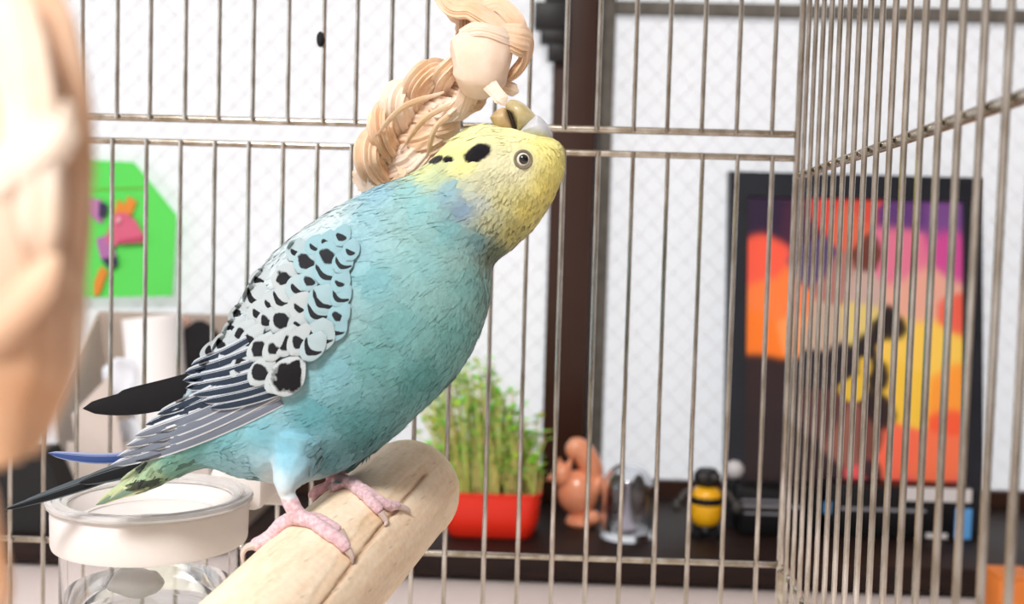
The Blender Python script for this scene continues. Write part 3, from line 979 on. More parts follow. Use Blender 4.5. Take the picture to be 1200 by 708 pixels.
# beak and cere: rounded solids
def puff(name, outline, depth, m, parent, z=ZB, power=.55, n=90):
    q = crom(list(outline) + [outline[0]], n + 1)[:-1]
    q = np.array(q); c = q.mean(0)
    mb = MB(); vs, fs = [], []
    lev = [1, .96, .88, .75, .55, .3, .0]
    for sgn in (1, -1):
        for s in lev:
            for p in q:
                e = c + (p - c) * s
                vs.append(W(e[0], e[1], z) - FWD * (sgn * depth * (1 - s * s) ** power))
    m_ = len(lev)
    for b in (0, m_):
        for i in range(m_ - 1):
            for k in range(n):
                k2 = (k + 1) % n
                fs.append(((b + i) * n + k, (b + i) * n + k2, (b + i + 1) * n + k2, (b + i + 1) * n + k))
    mb.add(vs, fs)
    return mb.build(name, m, parent)
beakm = mat('olive_horn_beak', (212, 200, 158), .35, rgb2=(186, 168, 120), noise_scale=260, coat=.3)
lowm = mat('tan_horn_beak', (204, 178, 132), .4, rgb2=(180, 150, 108), noise_scale=260)
puff('upper_beak', [(606, 157), (617, 152), (630, 141), (622, 129), (611, 120), (600, 117), (593, 121), (593, 129), (599, 138), (604, 149)], .0046, beakm, bird)
puff('lower_beak', [(574, 138), (581, 130), (590, 126), (595, 131), (599, 141), (602, 155), (592, 158), (581, 150)], .0038, lowm, bird)
puff('mouth_line', [(593, 129), (597, 131), (602, 143), (606, 154), (602, 155), (598, 143)], .0045, mat('dark_mouth', (40, 22, 18), .6), bird)
puff('cere', [(605, 158), (613, 149), (621, 141), (629, 136), (638, 142), (646, 154), (645, 167), (624, 169)], .0060, mat('pale_blue_cere', (206, 208, 214), .45, noise_amt=.1, noise_scale=700), bird)
nz_ = W(637, 153, ZB - .0046)
MB().ball(nz_, (.0005, .0004, .0007), 12).build('nostril', mat('dark_nostril', (70, 66, 70), .7), bird)
clawm = mat('grey_pink_claw', (206, 186, 178), .35)
for c in CLAWS:
    q = crom([tuple(p) for p in c], 12)
    MB().tube(q, lambda t: .00085 * (1 - t) + .00022, 8).build('claw', clawm, bird)

# ------------------------------------------------------------------ husk toys
huskm = mat('pale_corn_husk', (246, 220, 196), .7, rgb2=(228, 190, 154), noise_scale=120, stretch=(1, 1, .35), sss=.25, bump=.3, bump_scale=500)
husk2 = mat('cream_corn_husk', (248, 230, 214), .7, rgb2=(240, 210, 184), noise_scale=90, sss=.25, bump=.25, bump_scale=500)
huskf = mat('peach_corn_husk', (220, 192, 170), .75, rgb2=(206, 154, 112), noise_scale=38, sss=.25)
def strand(name, pts, rpx, m, parent, flat=.45, twist=0, ridges=7, amp=.13, taper=(.7, .5), n=64, seg=None, z=None):
    """pts: (px, py, Z)"""
    seg = seg or 10 * len(pts)
    q = crom(pts, seg)
    P = [W(*a) for a in q]
    zmid = sum(a[2] for a in q) / len(q)
    r = rpx * zmid / F
    ph = random.uniform(0, 6)
    def rad(t):
        e = min(1, taper[0] + (1 - taper[0]) * min(1, t / .25)) * min(1, taper[1] + (1 - taper[1]) * min(1, (1 - t) / .25))
        return r * e * (1 + .06 * math.sin(9 * t + ph))
    return MB().tube(P, rad, n, flat=flat, twist=twist, ridge=lambda t, a: 1 + amp * .6 * math.sin(ridges * a + ph + 2 * t) + amp * .45 * math.sin((2 * ridges + 3) * a + ph - t) + .02 * math.sin(31 * a)).build(name, m, parent)
rope = empty('husk_rope', W(540, -60, .292), 'knotted braid of pale corn husk hanging by the budgerigar\'s beak', 'bird toy')
ZR = .2915
ztop_px = 354 - (ZTOP - CAM.z) / .2915 * F - 60
# upper hank up to the roof
strand('husk_strand', [(470, ztop_px, ZR + .012), (486, -200, ZR + .006), (520, -12, ZR - .001), (556, 14, ZR - .004), (590, 36, ZR - .004), (610, 48, ZR)], 15, huskm, rope, .5, .8)
strand('husk_strand', [(478, ztop_px, ZR + .012), (500, -200, ZR + .006), (548, -8, ZR + .002), (585, 10, ZR + .001), (604, 30, ZR), (614, 44, ZR + .001)], 15, huskm, rope, .5, .5)
strand('husk_strand', [(478, ztop_px, ZR + .013), (490, -200, ZR + .008), (530, -5, ZR + .003), (545, 14, ZR + .004), (545, 40, ZR + .004), (537, 62, ZR + .003), (532, 84, ZR + .003)], 13, huskm, rope, .5, .5)
strand('husk_strand', [(560, -20, ZR + .005), (562, 8, ZR + .005), (560, 34, ZR + .006), (560, 60, ZR + .004)], 26, huskm, rope, .5, .5)
# the knot
strand('husk_knot', [(560, 34, ZR - .001), (563, 48, ZR - .003), (564, 70, ZR - .005), (562, 92, ZR - .004), (556, 110, ZR - .001)], 34, husk2, rope, .72, .5, 9, .035, (.55, .45), 40, 40)
strand('husk_strand', [(540, 42, ZR - .006), (560, 36, ZR - .009), (584, 42, ZR - .008), (606, 54, ZR - .003)], 10, husk2, rope, .5, .5)
strand('husk_strand', [(586, 40, ZR - .006), (606, 46, ZR - .005), (617, 52, ZR - .002), (614, 70, ZR), (602, 86, ZR + .001), (588, 96, ZR + .002)], 17, huskm, rope, .4, .6)
# loose ends below the knot, towards the beak
strand('husk_strand', [(565, 88, ZR - .006), (578, 104, ZR - .008), (586, 114, ZR - .009), (592, 124, ZR - .0095)], 8, husk2, rope, .35, .3, taper=(.9, .12))
strand('husk_strand', [(585, 96, ZR), (598, 104, ZR), (608, 108, ZR)], 7, husk2, rope, .5, 0, taper=(.9, .2))
strand('husk_strand', [(552, 96, ZR - .003), (548, 114, ZR - .002), (542, 128, ZR), (536, 140, ZR + .002)], 11, husk2, rope, .4, .5)
strand('husk_strand', [(570, 90, ZR), (560, 110, ZR), (548, 124, ZR + .001), (520, 140, ZR + .002)], 10, husk2, rope, .4, .5)
# the braid going down to the left, behind the bird's neck
CL = crom([(556, 96, ZR + .004), (528, 106, ZR + .007), (500, 124, ZR + .009), (478, 150, ZR + .010), (462, 182, ZR + .011), (452, 222, ZR + .012)], 40)
for k3 in range(3):
    pts = []
    for i in range(0, 40, 3):
        t = i / 39
        c0 = CL[max(i - 1, 0)]; c1 = CL[min(i + 1, 39)]
        dx, dy = c1[0] - c0[0], c1[1] - c0[1]; dl = math.hypot(dx, dy)
        ph3 = 2 * math.pi * (1.9 * t) + 2 * math.pi * k3 / 3
        A_ = (16 + 12 * min(1, t / .4)) * math.sin(ph3)
        pts.append((CL[i][0] - dy / dl * A_, CL[i][1] + dx / dl * A_, CL[i][2] + .0042 * math.sin(2 * ph3 + 1)))
    strand('husk_strand', pts, 21, huskm if k3 != 1 else husk2, rope, .62, 1.2, 8, .16, (.6, .8), seg=90)
for k, (a, b) in enumerate((((546, 116), (470, 176)), ((520, 108), (440, 160)), ((538, 128), (500, 186)))):
    mx_, my_ = (a[0] + b[0]) / 2 - 8, (a[1] + b[1]) / 2 - 8
    strand('husk_strand', [(a[0], a[1], ZR + .001), (mx_, my_, ZR - .002), (b[0], b[1], ZR + .002)], 3.5, huskm, rope, .5, 1, 5, .1, (.4, .3))
# second husk bundle close to the camera
ZF = .098
fb = empty('husk_bundle', W(20, 250, ZF), 'thick blurred bundle of peach corn husk hanging beside the cage opening', 'bird toy')
zt2 = 354 - (ZTOP - CAM.z) / .1 * F
random.seed(11)
strand('husk_knot', [(-60, zt2, ZF + .01), (-70, -700, ZF + .012), (-60, -120, ZF + .012), (-40, 20, ZF + .012), (-14, 170, ZF + .012), (-16, 330, ZF + .012), (-50, 480, ZF + .012), (-90, 560, ZF + .014)], 105, huskf, fb, .8, .4, 6, .05, (.3, .5), 40, 90)
for k, (x0, x1, y0, y1, rr, zz, mm) in enumerate(((20, 70, -60, 300, 36, 0, huskf), (48, 62, 60, 420, 32, -.002, huskf), (-10, 40, -40, 360, 40, -.006, husk2), (10, 30, 180, 530, 42, -.004, huskf), (-30, 6, 100, 540, 44, -.006, huskf),
                                                   (60, 50, 180, 500, 26, .001, husk2), (-40, 70, 250, 120, 30, -.007, husk2), (-60, 60, 430, 300, 26, -.008, huskf), (-20, -10, 380, 545, 40, -.003, huskf), (-60, 20, -20, 180, 40, -.004, huskf))):
    pts = []
    for i in range(6):
        t = i / 5
        pts.append((x0 + (x1 - x0) * t + 22 * math.sin(math.pi * t) + random.uniform(-5, 5), y0 + (y1 - y0) * t, ZF + zz - .002 * math.sin(math.pi * t)))
    strand('husk_strand', pts, rr, mm, fb, .55, random.uniform(-.6, .9), 6, .1, (.6, .35), 24)
strand('husk_strand', [(-40, 520, ZF), (-30, 600, ZF), (-14, 680, ZF), (-10, 740, ZF)], 26, huskf, fb, .6, .5, 6, .1, (.6, .4), 24)

# ------------------------------------------------------------------ water cup
cc = W(178, 583, .314); CR = 115.5 * .314 / F
cup = empty('feeder_cup', cc - Vector((0, 0, .056)), 'clear plastic feeder cup with white screw ring under the tail', 'feeder cup')
ringm = mat('white_ring_plastic', (236, 228, 224), .35, noise_amt=.04, noise_scale=60, sss=.3)
flangem = mat('clear_flange_plastic', (250, 246, 244), .12, trans=.55, ior=1.4)
clearm = mat('clear_cup_plastic', (252, 252, 252), .03, trans=1, ior=1.35)
seedm = mat('tan_seed_husks', (226, 208, 196), .7, rgb2=(206, 176, 158), noise_scale=90)
k = CR
MB().lathe([(k * .90, -.0125), (k * .945, -.0125), (k * .955, -.0115), (k * .960, -.0016), (k * .94, -.0008), (k * .80, -.0012), (k * .73, -.0035), (k * .70, -.0050), (k * .66, -.0050), (k * .66, -.0060), (k * .72, -.0066), (k * .88, -.0066), (k * .90, -.0125)], cc, 96).build('screw_ring', ringm, cup)
MB().lathe([(k * .80, -.0008), (k * .97, -.0008), (k * 1.0, -.0005), (k * 1.005, .0003), (k * .99, .0011), (k * .955, .0012), (k * .93, .0005), (k * .90, .0012), (k * .87, .0012), (k * .85, .0002), (k * .80, -.0001), (k * .80, -.0008)], cc, 96).build('flange', flangem, cup)
MB().lathe([(k * .872, -.0068), (k * .872, -.0540), (k * .84, -.0558), (0, -.0558), (0, -.0542), (k * .81, -.0538), (k * .845, -.0525), (k * .845, -.0068), (k * .872, -.0068)], cc, 72).build('cup_body', clearm, cup)
MB().lathe([(0, -.0270), (k * .842, -.0270), (k * .842, -.0274), (k * .80, -.0520), (0, -.0530)], cc, 64).build('water', mat('clear_water', (245, 250, 252), .0, trans=1, ior=1.33), cup)
MB().lathe([(k * .44, -.0080), (k * .52, -.0068), (k * .655, -.0054), (k * .66, -.0062), (k * .53, -.0076), (k * .45, -.0088), (k * .44, -.0080)], cc, 64).build('inner_disc', ringm, cup)
tbp = W(66, 603, .308)
MB().ball(tbp + Vector((.0005, 0, -.001)), (.0024, .003, .0022), 16).build('tab', ringm, cup)
# white bracket at the back that hooks the cage wires
hk = MB()
hk.box(cc + Vector((k * .30, k * .88, -.010)), cc + Vector((k * .90, CY - cc.y - .0035, .004)), .003)
hk.box(cc + Vector((k * .10, CY - cc.y - .008, -.016)), cc + Vector((k * .95, CY - cc.y - .0015, .013)), .002)
hk.build('hook_bracket', ringm, cup)
bl = MB().ball(cc + Vector((-.001, -.009, -.0225)), (.0080, .006, .0038), 32)
for i, v in enumerate(bl.v): bl.v[i] = v + noise.noise_vector(v * 220) * .0012
bl.build('float', mat('white_float_plastic', (245, 245, 242), .3), cup)

# ------------------------------------------------------------------ things on the window sill
def on_sill(px, Y):
    p = WY(px, 600, Y); return Vector((p.x, Y, SILL_Z))
# red pot of sprouts
PY = .856
pc = on_sill(572, PY)
pxl = WY(519, 600, PY).x; pxr = WY(634, 600, PY).x
pw = (pxr - pxl) / 2; pcx = (pxr + pxl) / 2; ph_ = WY(575, 576, PY - .02).z - SILL_Z
pot = empty('sprout_planter', (pcx, PY, SILL_Z), 'red planter full of fresh green sprouts on the window sill', 'planter')
def rrect(cx, cy, hx, hy, r, n=8):
    out = []
    for (sx, sy, a0) in ((1, 1, 0), (-1, 1, 90), (-1, -1, 180), (1, -1, 270)):
        for i in range(n + 1):
            a = R(a0 + 90 * i / n)
            out.append((cx + sx * (hx - r) + r * math.cos(a), cy + sy * (hy - r) + r * math.sin(a)))
    return out
def loft_rr(levels, cx, cy):
    mb = MB(); vs = []; fs = []
    for (hx, hy, r, z) in levels:
        q = rrect(cx, cy, hx, hy, r); vs += [(x, y, z) for x, y in q]
    n = len(q)
    for i in range(len(levels) - 1):
        for k in range(n):
            k2 = (k + 1) % n; fs.append((i * n + k, i * n + k2, (i + 1) * n + k2, (i + 1) * n + k))
    fs.append(tuple(range(n))); fs.append(tuple((len(levels) - 1) * n + k for k in range(n)))
    mb.add(vs, fs); return mb
S = SILL_Z + .0003; hy = .030
loft_rr([(pw * .80, hy * .8, .008, S), (pw * .86, hy * .88, .011, S + .002), (pw * .95, hy * .97, .012, S + ph_ * .4), (pw * .985, hy, .012, S + ph_ - .003), (pw, hy * 1.03, .012, S + ph_ - .002), (pw, hy * 1.03, .012, S + ph_), (pw * .96, hy * .98, .010, S + ph_), (pw * .94, hy * .95, .010, S + ph_ - .006)], pcx, PY).build('pot', mat('glossy_red_plastic', (246, 52, 30), .35, coat=.1), pot)
loft_rr([(pw * .935, hy * .94, .010, S + ph_ - .010), (pw * .935, hy * .94, .010, S + ph_ - .005)], pcx, PY).build('soil', mat('dark_soil', (92, 84, 44), .9, noise_amt=.4, noise_scale=300), pot)
random.seed(5)
st, lf = MB(), MB()
hmax = WY(560, 425, PY).z - S
g1, g2 = lin((214, 220, 128)), lin((120, 184, 52))
sx0, sx1 = WY(470, 560, PY).x, pxr
for i in range(330):
    x = random.uniform(pxl + .004, pxr - .003); y = random.uniform(PY - hy * .9, PY + hy * .9)
    rel = (x - pxl) / (pxr - pxl)
    top = hmax * random.uniform(.45, 1.0) * (1 - .42 * max(0, rel - .45) / .55)
    if random.random() < .07: top *= 1.1
    lean = Vector((random.gauss(-.006, .009), random.gauss(0, .006), 0))
    if rel < .3: lean.x -= random.uniform(0, .022)
    p0 = Vector((x, y, S + ph_ - .008)); p2 = Vector((x, y, S + max(top, ph_ + .02))) + lean; p1 = p0.lerp(p2, .55) + Vector((random.gauss(0, .002), 0, .0)) - lean * .12
    q = crom([p0, p1, p2], 6)
    cst = tuple(g1[j] * random.uniform(.75, 1.15) for j in range(3))
    st.tube(q, .00052, 4, caps=False, col=cst)
    for l in range(random.choice((2, 2, 3, 4))):
        b = Vector(q[-1]) if l < 2 else Vector(q[random.choice((3, 4))])
        a = random.uniform(0, 6.28); up = random.uniform(.1, .8)
        dr = Vector((math.cos(a), math.sin(a), up)).normalized(); sd_ = dr.cross(Vector((0, 0, 1))).normalized()
        L = random.uniform(.0055, .0095); wd = L * .40
        nn = sd_.cross(dr)
        cl_ = tuple(g2[j] * random.uniform(.7, 1.7) + (g1[j] * .25 if random.random() < .4 else 0) for j in range(3))
        lf.add([b, b + dr * L * .45 + sd_ * wd, b + dr * L, b + dr * L * .45 - sd_ * wd, b + dr * L * .5 - nn * wd * .35], [(0, 1, 4), (1, 2, 4), (2, 3, 4), (3, 0, 4)], [cl_] * 5)
stm = mat('sprout_green', (170, 190, 80), .6, vcol=True)
tag(st.build('stems', stm, pot, weld=False, recalc=False), kind='stuff'); tag(lf.build('leaves', stm, pot, weld=False, recalc=False), kind='stuff')

# orange figurine
FY = .885
fc = on_sill(677, FY); u = FY / F       # metres per pixel at that distance
fig = empty('figurine', fc, 'glossy orange plastic animal figurine between planter and glass dome', 'figurine')
fm = mat('glossy_salmon_plastic', (248, 164, 124), .3, coat=.5, noise_amt=.08, noise_scale=60, sss=.2)
b = MB()
b.lathe([(0, .0002), (17 * u, .0002), (19 * u, 3 * u), (17 * u, 9 * u), (9 * u, 14 * u), (0, 15 * u)], fc + Vector((.003, 0, 0)), 32)
b.build('foot', fm, fig)
b = MB().ball(fc + Vector((0, 0, 38 * u)), (25 * u, 20 * u, 27 * u), 28); b.build('torso', fm, fig)
hd = MB().tube(crom([fc + Vector((12 * u, 4 * u, 44 * u)), fc + Vector((17 * u, 4 * u, 62 * u)), fc + Vector((8 * u, 3 * u, 80 * u)), fc + Vector((-3 * u, 0, 92 * u)), fc + Vector((-9 * u, -2 * u, 90 * u))], 20), lambda t: (9 + 5 * math.sin(math.pi * t)) * u * (1 if t < .92 else .7), 18)
hd.ball(fc + Vector((-6 * u, -2 * u, 90 * u)), (11 * u, 10 * u, 12 * u), 20)
hd.build('raised_tail', fm, fig)
for s_ in (-1, 1):
    MB().tube([fc + Vector((-18 * u + 5 * s_ * u, -6 * u, 70 * u)), fc + Vector((-17 * u + 7 * s_ * u, -6 * u, 80 * u))], [4 * u, 1.5 * u], 10).build('ear', fm, fig)
hd = MB().ball(fc + Vector((-20 * u, -6 * u, 60 * u)), (12 * u, 12 * u, 15 * u), 22).build('head', fm, fig)
MB().tube([fc + Vector((-26 * u, -8 * u, 58 * u)), fc + Vector((-33 * u, -9 * u, 57 * u)), fc + Vector((-38 * u, -9 * u, 54 * u))], [6 * u, 4 * u, 1.2 * u], 12).build('snout', fm, fig)
MB().ball(fc + Vector((20 * u, -4 * u, 46 * u)), (9 * u, 10 * u, 16 * u), 18, Matrix.Rotation(R(20), 3, 'Y')).build('arm', fm, fig)
MB().ball(fc + Vector((16 * u, -14 * u, 12 * u)), (11 * u, 9 * u, 9 * u), 18).build('foot', fm, fig)

# glass dome
DY = .853
dc = on_sill(735, DY); u = DY / F
dome = empty('glass_dome', dc, 'small clear glass dome standing beside the orange figurine', 'dome')
gm = mat('clear_glass', (250, 252, 255), .02, trans=1, ior=1.5)
r0, hh = 30 * u, 88 * u
prof = [(r0, .0065)]
for i in range(13):
    a = R(90 * i / 12); prof.append((r0 * math.cos(a), hh - r0 + r0 * math.sin(a)))
ri = r0 - 3.5 * u
for i in range(12, -1, -1):
    a = R(90 * i / 12); prof.append((ri * math.cos(a), hh - r0 + ri * math.sin(a)))
prof += [(ri, .0065), (r0, .0065)]
MB().lathe(prof, dc, 48).build('dome_shell', gm, dome)
MB().lathe([(0, .0003), (r0 * 1.05, .0003), (r0 * 1.08, .002), (r0 * 1.05, .006), (0, .006)], dc, 48).build('dome_base', gm, dome)
dk = mat('reflection_black', (12, 12, 15), .08, coat=.6)
for s_ in (-1, 1):
    MB().ball(dc + Vector((s_ * 12.5 * u, 0, 50 * u)), (9.5 * u, 9 * u, 25 * u), 24).build('dark_reflection', dk, dome)  # solid dark shapes in place of the reflections in the glass
MB().lathe([(0, .0063), (14 * u, .0063), (7 * u, 18 * u), (3 * u, 34 * u), (2 * u, 62 * u), (0, 64 * u)], dc + Vector((0, .004, 0)), 24).build('stem', mat('reflection_violet', (214, 208, 224), .15), dome)  # pale solid in place of the bright reflected streak between them

# yellow and black toy
TY = .86
tcn = on_sill(827, TY); u = TY / F
toy = empty('toy_figure', tcn, 'yellow and black plastic toy figure with outstretched arms', 'toy')
ym = mat('yellow_plastic', (248, 184, 24), .35, coat=.3); km = mat('black_plastic', (18, 18, 21), .45, spec=.3); gmm = mat('grey_worn_plastic', (64, 62, 60), .5)
q = tcn
def lat_(pr, off, m, nm, sc=1):
    MB().lathe([(r_ * u, h_ * u) for r_, h_ in pr], q + Vector(off), 32).build(nm, m, toy)
for s_ in (-1, 1):
    lat_([(0, .3), (9, .3), (9, 5), (6, 8), (5, 20), (0, 20)], (s_ * 9 * u, 0, 0), km, 'leg')
lat_([(0, 15), (12, 15), (17, 19), (19, 27), (19, 39), (18, 40), (0, 40)], (0, 0, 0), ym, 'pelvis')
lat_([(0, 40), (18, 40), (18.5, 43), (18.5, 47), (18, 49), (0, 49)], (0, 0, 0), km, 'belt')
lat_([(0, 49), (18, 49), (18, 52), (15, 57), (9, 61), (0, 61)], (0, 0, 0), ym, 'torso')
lat_([(0, 60), (11, 61), (16, 67), (16, 74), (11, 81), (0, 83)], (0, 0, 0), km, 'head')
for s_ in (-1, 1):
    MB().ball(q + Vector((s_ * 7 * u, -13 * u, 74 * u)), (5 * u, 4 * u, 5 * u), 16).build('eye', gmm, toy)
    MB().tube([q + Vector((s_ * 16 * u, 0, 55 * u)), q + Vector((s_ * 25 * u, -2 * u, 53 * u)), q + Vector((s_ * 32 * u, -6 * u, 44 * u))], [4.5 * u, 4 * u, 3.5 * u], 10).build('arm', gmm, toy)
    MB().ball(q + Vector((s_ * 35 * u, -7 * u, 38 * u)), (6 * u, 6 * u, 8 * u), 14).build('hand', gmm, toy)
# white bulb lying beside it
pc2 = on_sill(858, .90); u = .9 / F
b = MB().tube([pc2 + Vector((0, 0, .0002)), pc2 + Vector((0, 0, 50 * u)), pc2 + Vector((0, 0, 56 * u))], [12 * u, 9 * u, 7 * u], 16)
kn = empty('knob_bottle', pc2, 'dark bottle with a round white cap in front of the picture', 'bottle')
b.build('bottle', km, kn)
MB().ball(pc2 + Vector((0, 0, 66 * u)), (12 * u, 12 * u, 12 * u), 20).build('cap', mat('pearl_white_plastic', (206, 204, 206), .3), kn)

# picture leaning on the window
GY0, GY1 = .905, .945       # foot and head
pb_l, pb_r = on_sill(846, GY0).x, on_sill(1146, GY0).x
ptop = WY(995, 206, GY1).z
pic = empty('framed_picture', (0.5 * (pb_l + pb_r), GY0, SILL_Z), 'black framed picture of fiery orange and pink colours on the sill', 'picture')
H = ptop - SILL_Z
def PP(s, t, out=0):
    """point on the picture: s across 0..1, t up 0..1, out towards the room"""
    return Vector((pb_l + (pb_r - pb_l) * s, GY0 + (GY1 - GY0) * t - out, SILL_Z + .0004 + H * t))
def slab(s0, s1, t0, t1, o0, o1, m, name):
    mb = MB()
    vs = [PP(s, t, o) for s in (s0, s1) for t in (t0, t1) for o in (o0, o1)]
    return mb.add(vs, [(0, 1, 3, 2), (4, 6, 7, 5), (0, 4, 5, 1), (2, 3, 7, 6), (0, 2, 6, 4), (1, 5, 7, 3)]).build(name, m, pic, smooth=False)
bkm = mat('black_picture_frame', (26, 30, 40), .35, noise_amt=.3, noise_scale=40)
slab(0, 1, 0, 1, 0, .010, bkm, 'backing')
slab(0, .075, 0, 1, .010, .014, bkm, 'frame_bar'); slab(.925, 1, 0, 1, .010, .014, bkm, 'frame_bar')
slab(.075, .925, .93, 1, .010, .014, bkm, 'frame_bar'); slab(.075, .925, 0, .085, .010, .014, bkm, 'frame_bar')
# the print: soft fields of colour on a fine grid
fields = [((885, 245), (46, 30, 58), 40), ((930, 250), (70, 34, 60), 30), ((960, 240), (226, 70, 60), 26), ((990, 262), (222, 104, 76), 24), ((1010, 240), (216, 80, 66), 22), ((1060, 240), (96, 58, 120), 34), ((1100, 250), (120, 74, 140), 34),
          ((885, 300), (252, 96, 72), 30), ((905, 340), (255, 132, 66), 34), ((890, 375), (255, 128, 40), 30), ((920, 370), (255, 160, 90), 22), ((890, 430), (46, 30, 32), 36), ((900, 500), (42, 28, 32), 50), ((925, 550), (56, 34, 44), 30),
          ((950, 300), (88, 70, 110), 26), ((975, 320), (176, 120, 110), 26), ((1005, 330), (200, 170, 160), 24), ((1010, 290), (110, 60, 50), 18), ((1000, 360), (226, 202, 120), 24), ((960, 370), (196, 170, 150), 24),
          ((1060, 290), (226, 120, 150), 36), ((1100, 280), (206, 76, 150), 30), ((1075, 330), (232, 170, 150), 36), ((1110, 350), (238, 100, 80), 22), ((1080, 390), (250, 206, 90), 40), ((1060, 430), (246, 200, 70), 34), ((1100, 430), (255, 160, 60), 30), ((1105, 460), (250, 96, 60), 20),
          ((1030, 365), (36, 28, 30), 17), ((1048, 372), (36, 28, 30), 14), ((1010, 382), (36, 28, 34), 16), ((985, 400), (40, 32, 38), 20), ((960, 410), (44, 36, 42), 20), ((1025, 420), (40, 28, 30), 16), ((1030, 450), (46, 30, 32), 18), ((995, 428), (230, 190, 60), 12), ((1008, 410), (226, 186, 70), 10),
          ((960, 460), (92, 58, 56), 26), ((985, 480), (150, 96, 84), 24), ((1010, 480), (120, 70, 60), 20), ((960, 530), (50, 32, 40), 28), ((1000, 540), (240, 92, 96), 26), ((1020, 515), (54, 34, 40), 14), ((1050, 500), (250, 110, 80), 30), ((1090, 510), (250, 120, 80), 36), ((1060, 550), (240, 90, 100), 36), ((1105, 545), (238, 84, 96), 30)]
fx = np.array([f_[0] for f_ in fields], float); fcx = np.array([lin(f_[1]) for f_ in fields]); fs_ = np.array([f_[2] for f_ in fields], float)
gx, gy = 110, 150
vs, cs, fcs = [], [], []
for j in range(gy + 1):
    for i in range(gx + 1):
        s = .075 + .85 * i / gx; t = .085 + .845 * j / gy
        vs.append(PP(s, t, .0112))
        px = 846 + 300 * s; py = 575 - 368 * t
        px += 7 * noise.noise(Vector((px * .03, py * .03, 0))) + 3 * noise.noise(Vector((px * .1, py * .1, 4)))
        py += 7 * noise.noise(Vector((px * .03, py * .03, 9)))
        wgt = np.exp(-((np.array((px, py)) - fx) ** 2).sum(1) / (fs_ * .55) ** 2) + 1e-5
        wgt = wgt ** 1.8 + 1e-12
        cs.append(tuple((wgt @ fcx) / wgt.sum()))
for j in range(gy):
    for i in range(gx):
        a = j * (gx + 1) + i; fcs.append((a, a + 1, a + gx + 2, a + gx + 1))
mb = MB(); mb.add(vs, fcs, cs)
mb.build('print', mat('picture_print', (200, 120, 80), .3, vcol=True), pic, weld=False, recalc=False)

# black cases in front of the picture
def case(name, pl_, pr_, Y, ptop_, depth, label, lab=()):
    x0, x1 = on_sill(pl_, Y).x, on_sill(pr_, Y).x
    z1 = WY((pl_ + pr_) / 2, ptop_, Y).z
    e = empty(name, ((x0 + x1) / 2, Y, SILL_Z), label, 'case')
    MB().box((x0, Y, SILL_Z + .0004), (x1, Y + depth, z1), .002).build('shell', km, e)
    for (a, b_, c, d_, m, nm) in lab:
        xa, xb = WY(a, c, Y).x, WY(b_, c, Y).x; za, zb_ = WY((a + b_) / 2, c, Y).z, WY((a + b_) / 2, d_, Y).z
        MB().box((xa, Y - .0006, zb_), (xb, Y - .00005, za)).build(nm, m, e, smooth=False)
    return e
wl = mat('white_label_paper', (214, 210, 210), .6); bl_ = mat('blue_label_paper', (96, 164, 226), .5); sg = mat('silver_print', (150, 150, 158), .4)
case('storage_case', 866, 962, .868, 574, .034, 'low black case with silver lines beside the yellow toy',
     [(868, 925, 586, 588, sg, 'printed_line'), (870, 940, 592, 595, sg, 'printed_line'), (872, 918, 601, 603, sg, 'printed_line')])
case('storage_case', 967, 1144, .872, 571, .030, 'wide black case with white strip and blue label under the picture',
     [(1060, 1139, 572, 588, wl, 'white_strip'), (1120, 1139, 596, 632, bl_, 'blue_label'), (985, 1085, 596, 599, sg, 'printed_line'), (1085, 1110, 625, 631, wl, 'white_tab'), (966, 974, 588, 602, bl_, 'blue_label')])
for (a, b_, c, d_) in ((1123, 1136, 602, 604), (1123, 1136, 610, 622)):
    pass

# orange carton on the table, right
OY = .70
oa = WY(1149, 664, OY + .03); ob = WY(1198, 664, OY + .03)
oc = empty('carton', (oa.x + .016, OY, TZ), 'orange cardboard carton standing on the table outside the cage', 'carton')
om = mat('orange_card', (226, 128, 52), .6, noise_amt=.12, noise_scale=40)
MB().box((oa.x, OY, TZ + .0004), (ob.x, OY + .03, oa.z), .0015).build('carton_body', om, oc)
MB().box((oa.x + .0005, OY + .0005, oa.z + .0002), (ob.x - .0005, OY + .0295, oa.z + .0016), .0005).build('carton_flap', om, oc)

# ------------------------------------------------------------------ left of the sill: green card, box with papers
ZG = SY1 - .0065
def card(pts, out, th, m, name, parent):
    mb = MB(); n = len(pts)
    vs = [WY(x, y, ZG - out) for x, y in pts]
    vs2 = [v + Vector((0, th, 0)) for v in vs]
    mb.add(vs + vs2, [tuple(range(n)), tuple(range(2 * n - 1, n - 1, -1))] + [(i, (i + 1) % n, n + (i + 1) % n, n + i) for i in range(n)])
    return mb.build(name, m, parent, smooth=False, weld=False)
gc = empty('paper_craft', WY(150, 350, ZG), 'bright green paper card with a pink paper bird on the window', 'paper craft')
P_ = lambda n, c: mat(n, c, .65)
card([(40, 350), (40, 200), (75, 186), (157, 190), (207, 252), (202, 347)], 0, .001, P_('bright_green_paper', (92, 222, 92)), 'card_sheet', gc)
card([(60, 222), (168, 219), (168, 221), (60, 224)], .0012, .001, P_('olive_fold_line', (120, 190, 60)), 'fold_line', gc)
card([(132, 254), (137, 249), (148, 250), (158, 258), (168, 276), (166, 281), (140, 284), (130, 292), (124, 280)], .004, .002, P_('pink_paper', (214, 100, 130)), 'bird_head', gc)
card([(138, 282), (168, 277), (168, 284), (141, 286)], .0062, .002, P_('deep_pink_paper', (186, 66, 100)), 'bird_beak', gc)
card([(133, 252), (138, 234), (146, 240), (150, 230), (160, 236), (154, 252)], .0025, .001, P_('orange_paper', (226, 140, 50)), 'bird_crest', gc)
card([(100, 232), (118, 234), (126, 246), (118, 262), (100, 250)], .0025, .001, P_('lilac_paper', (190, 126, 182)), 'bird_wing', gc)
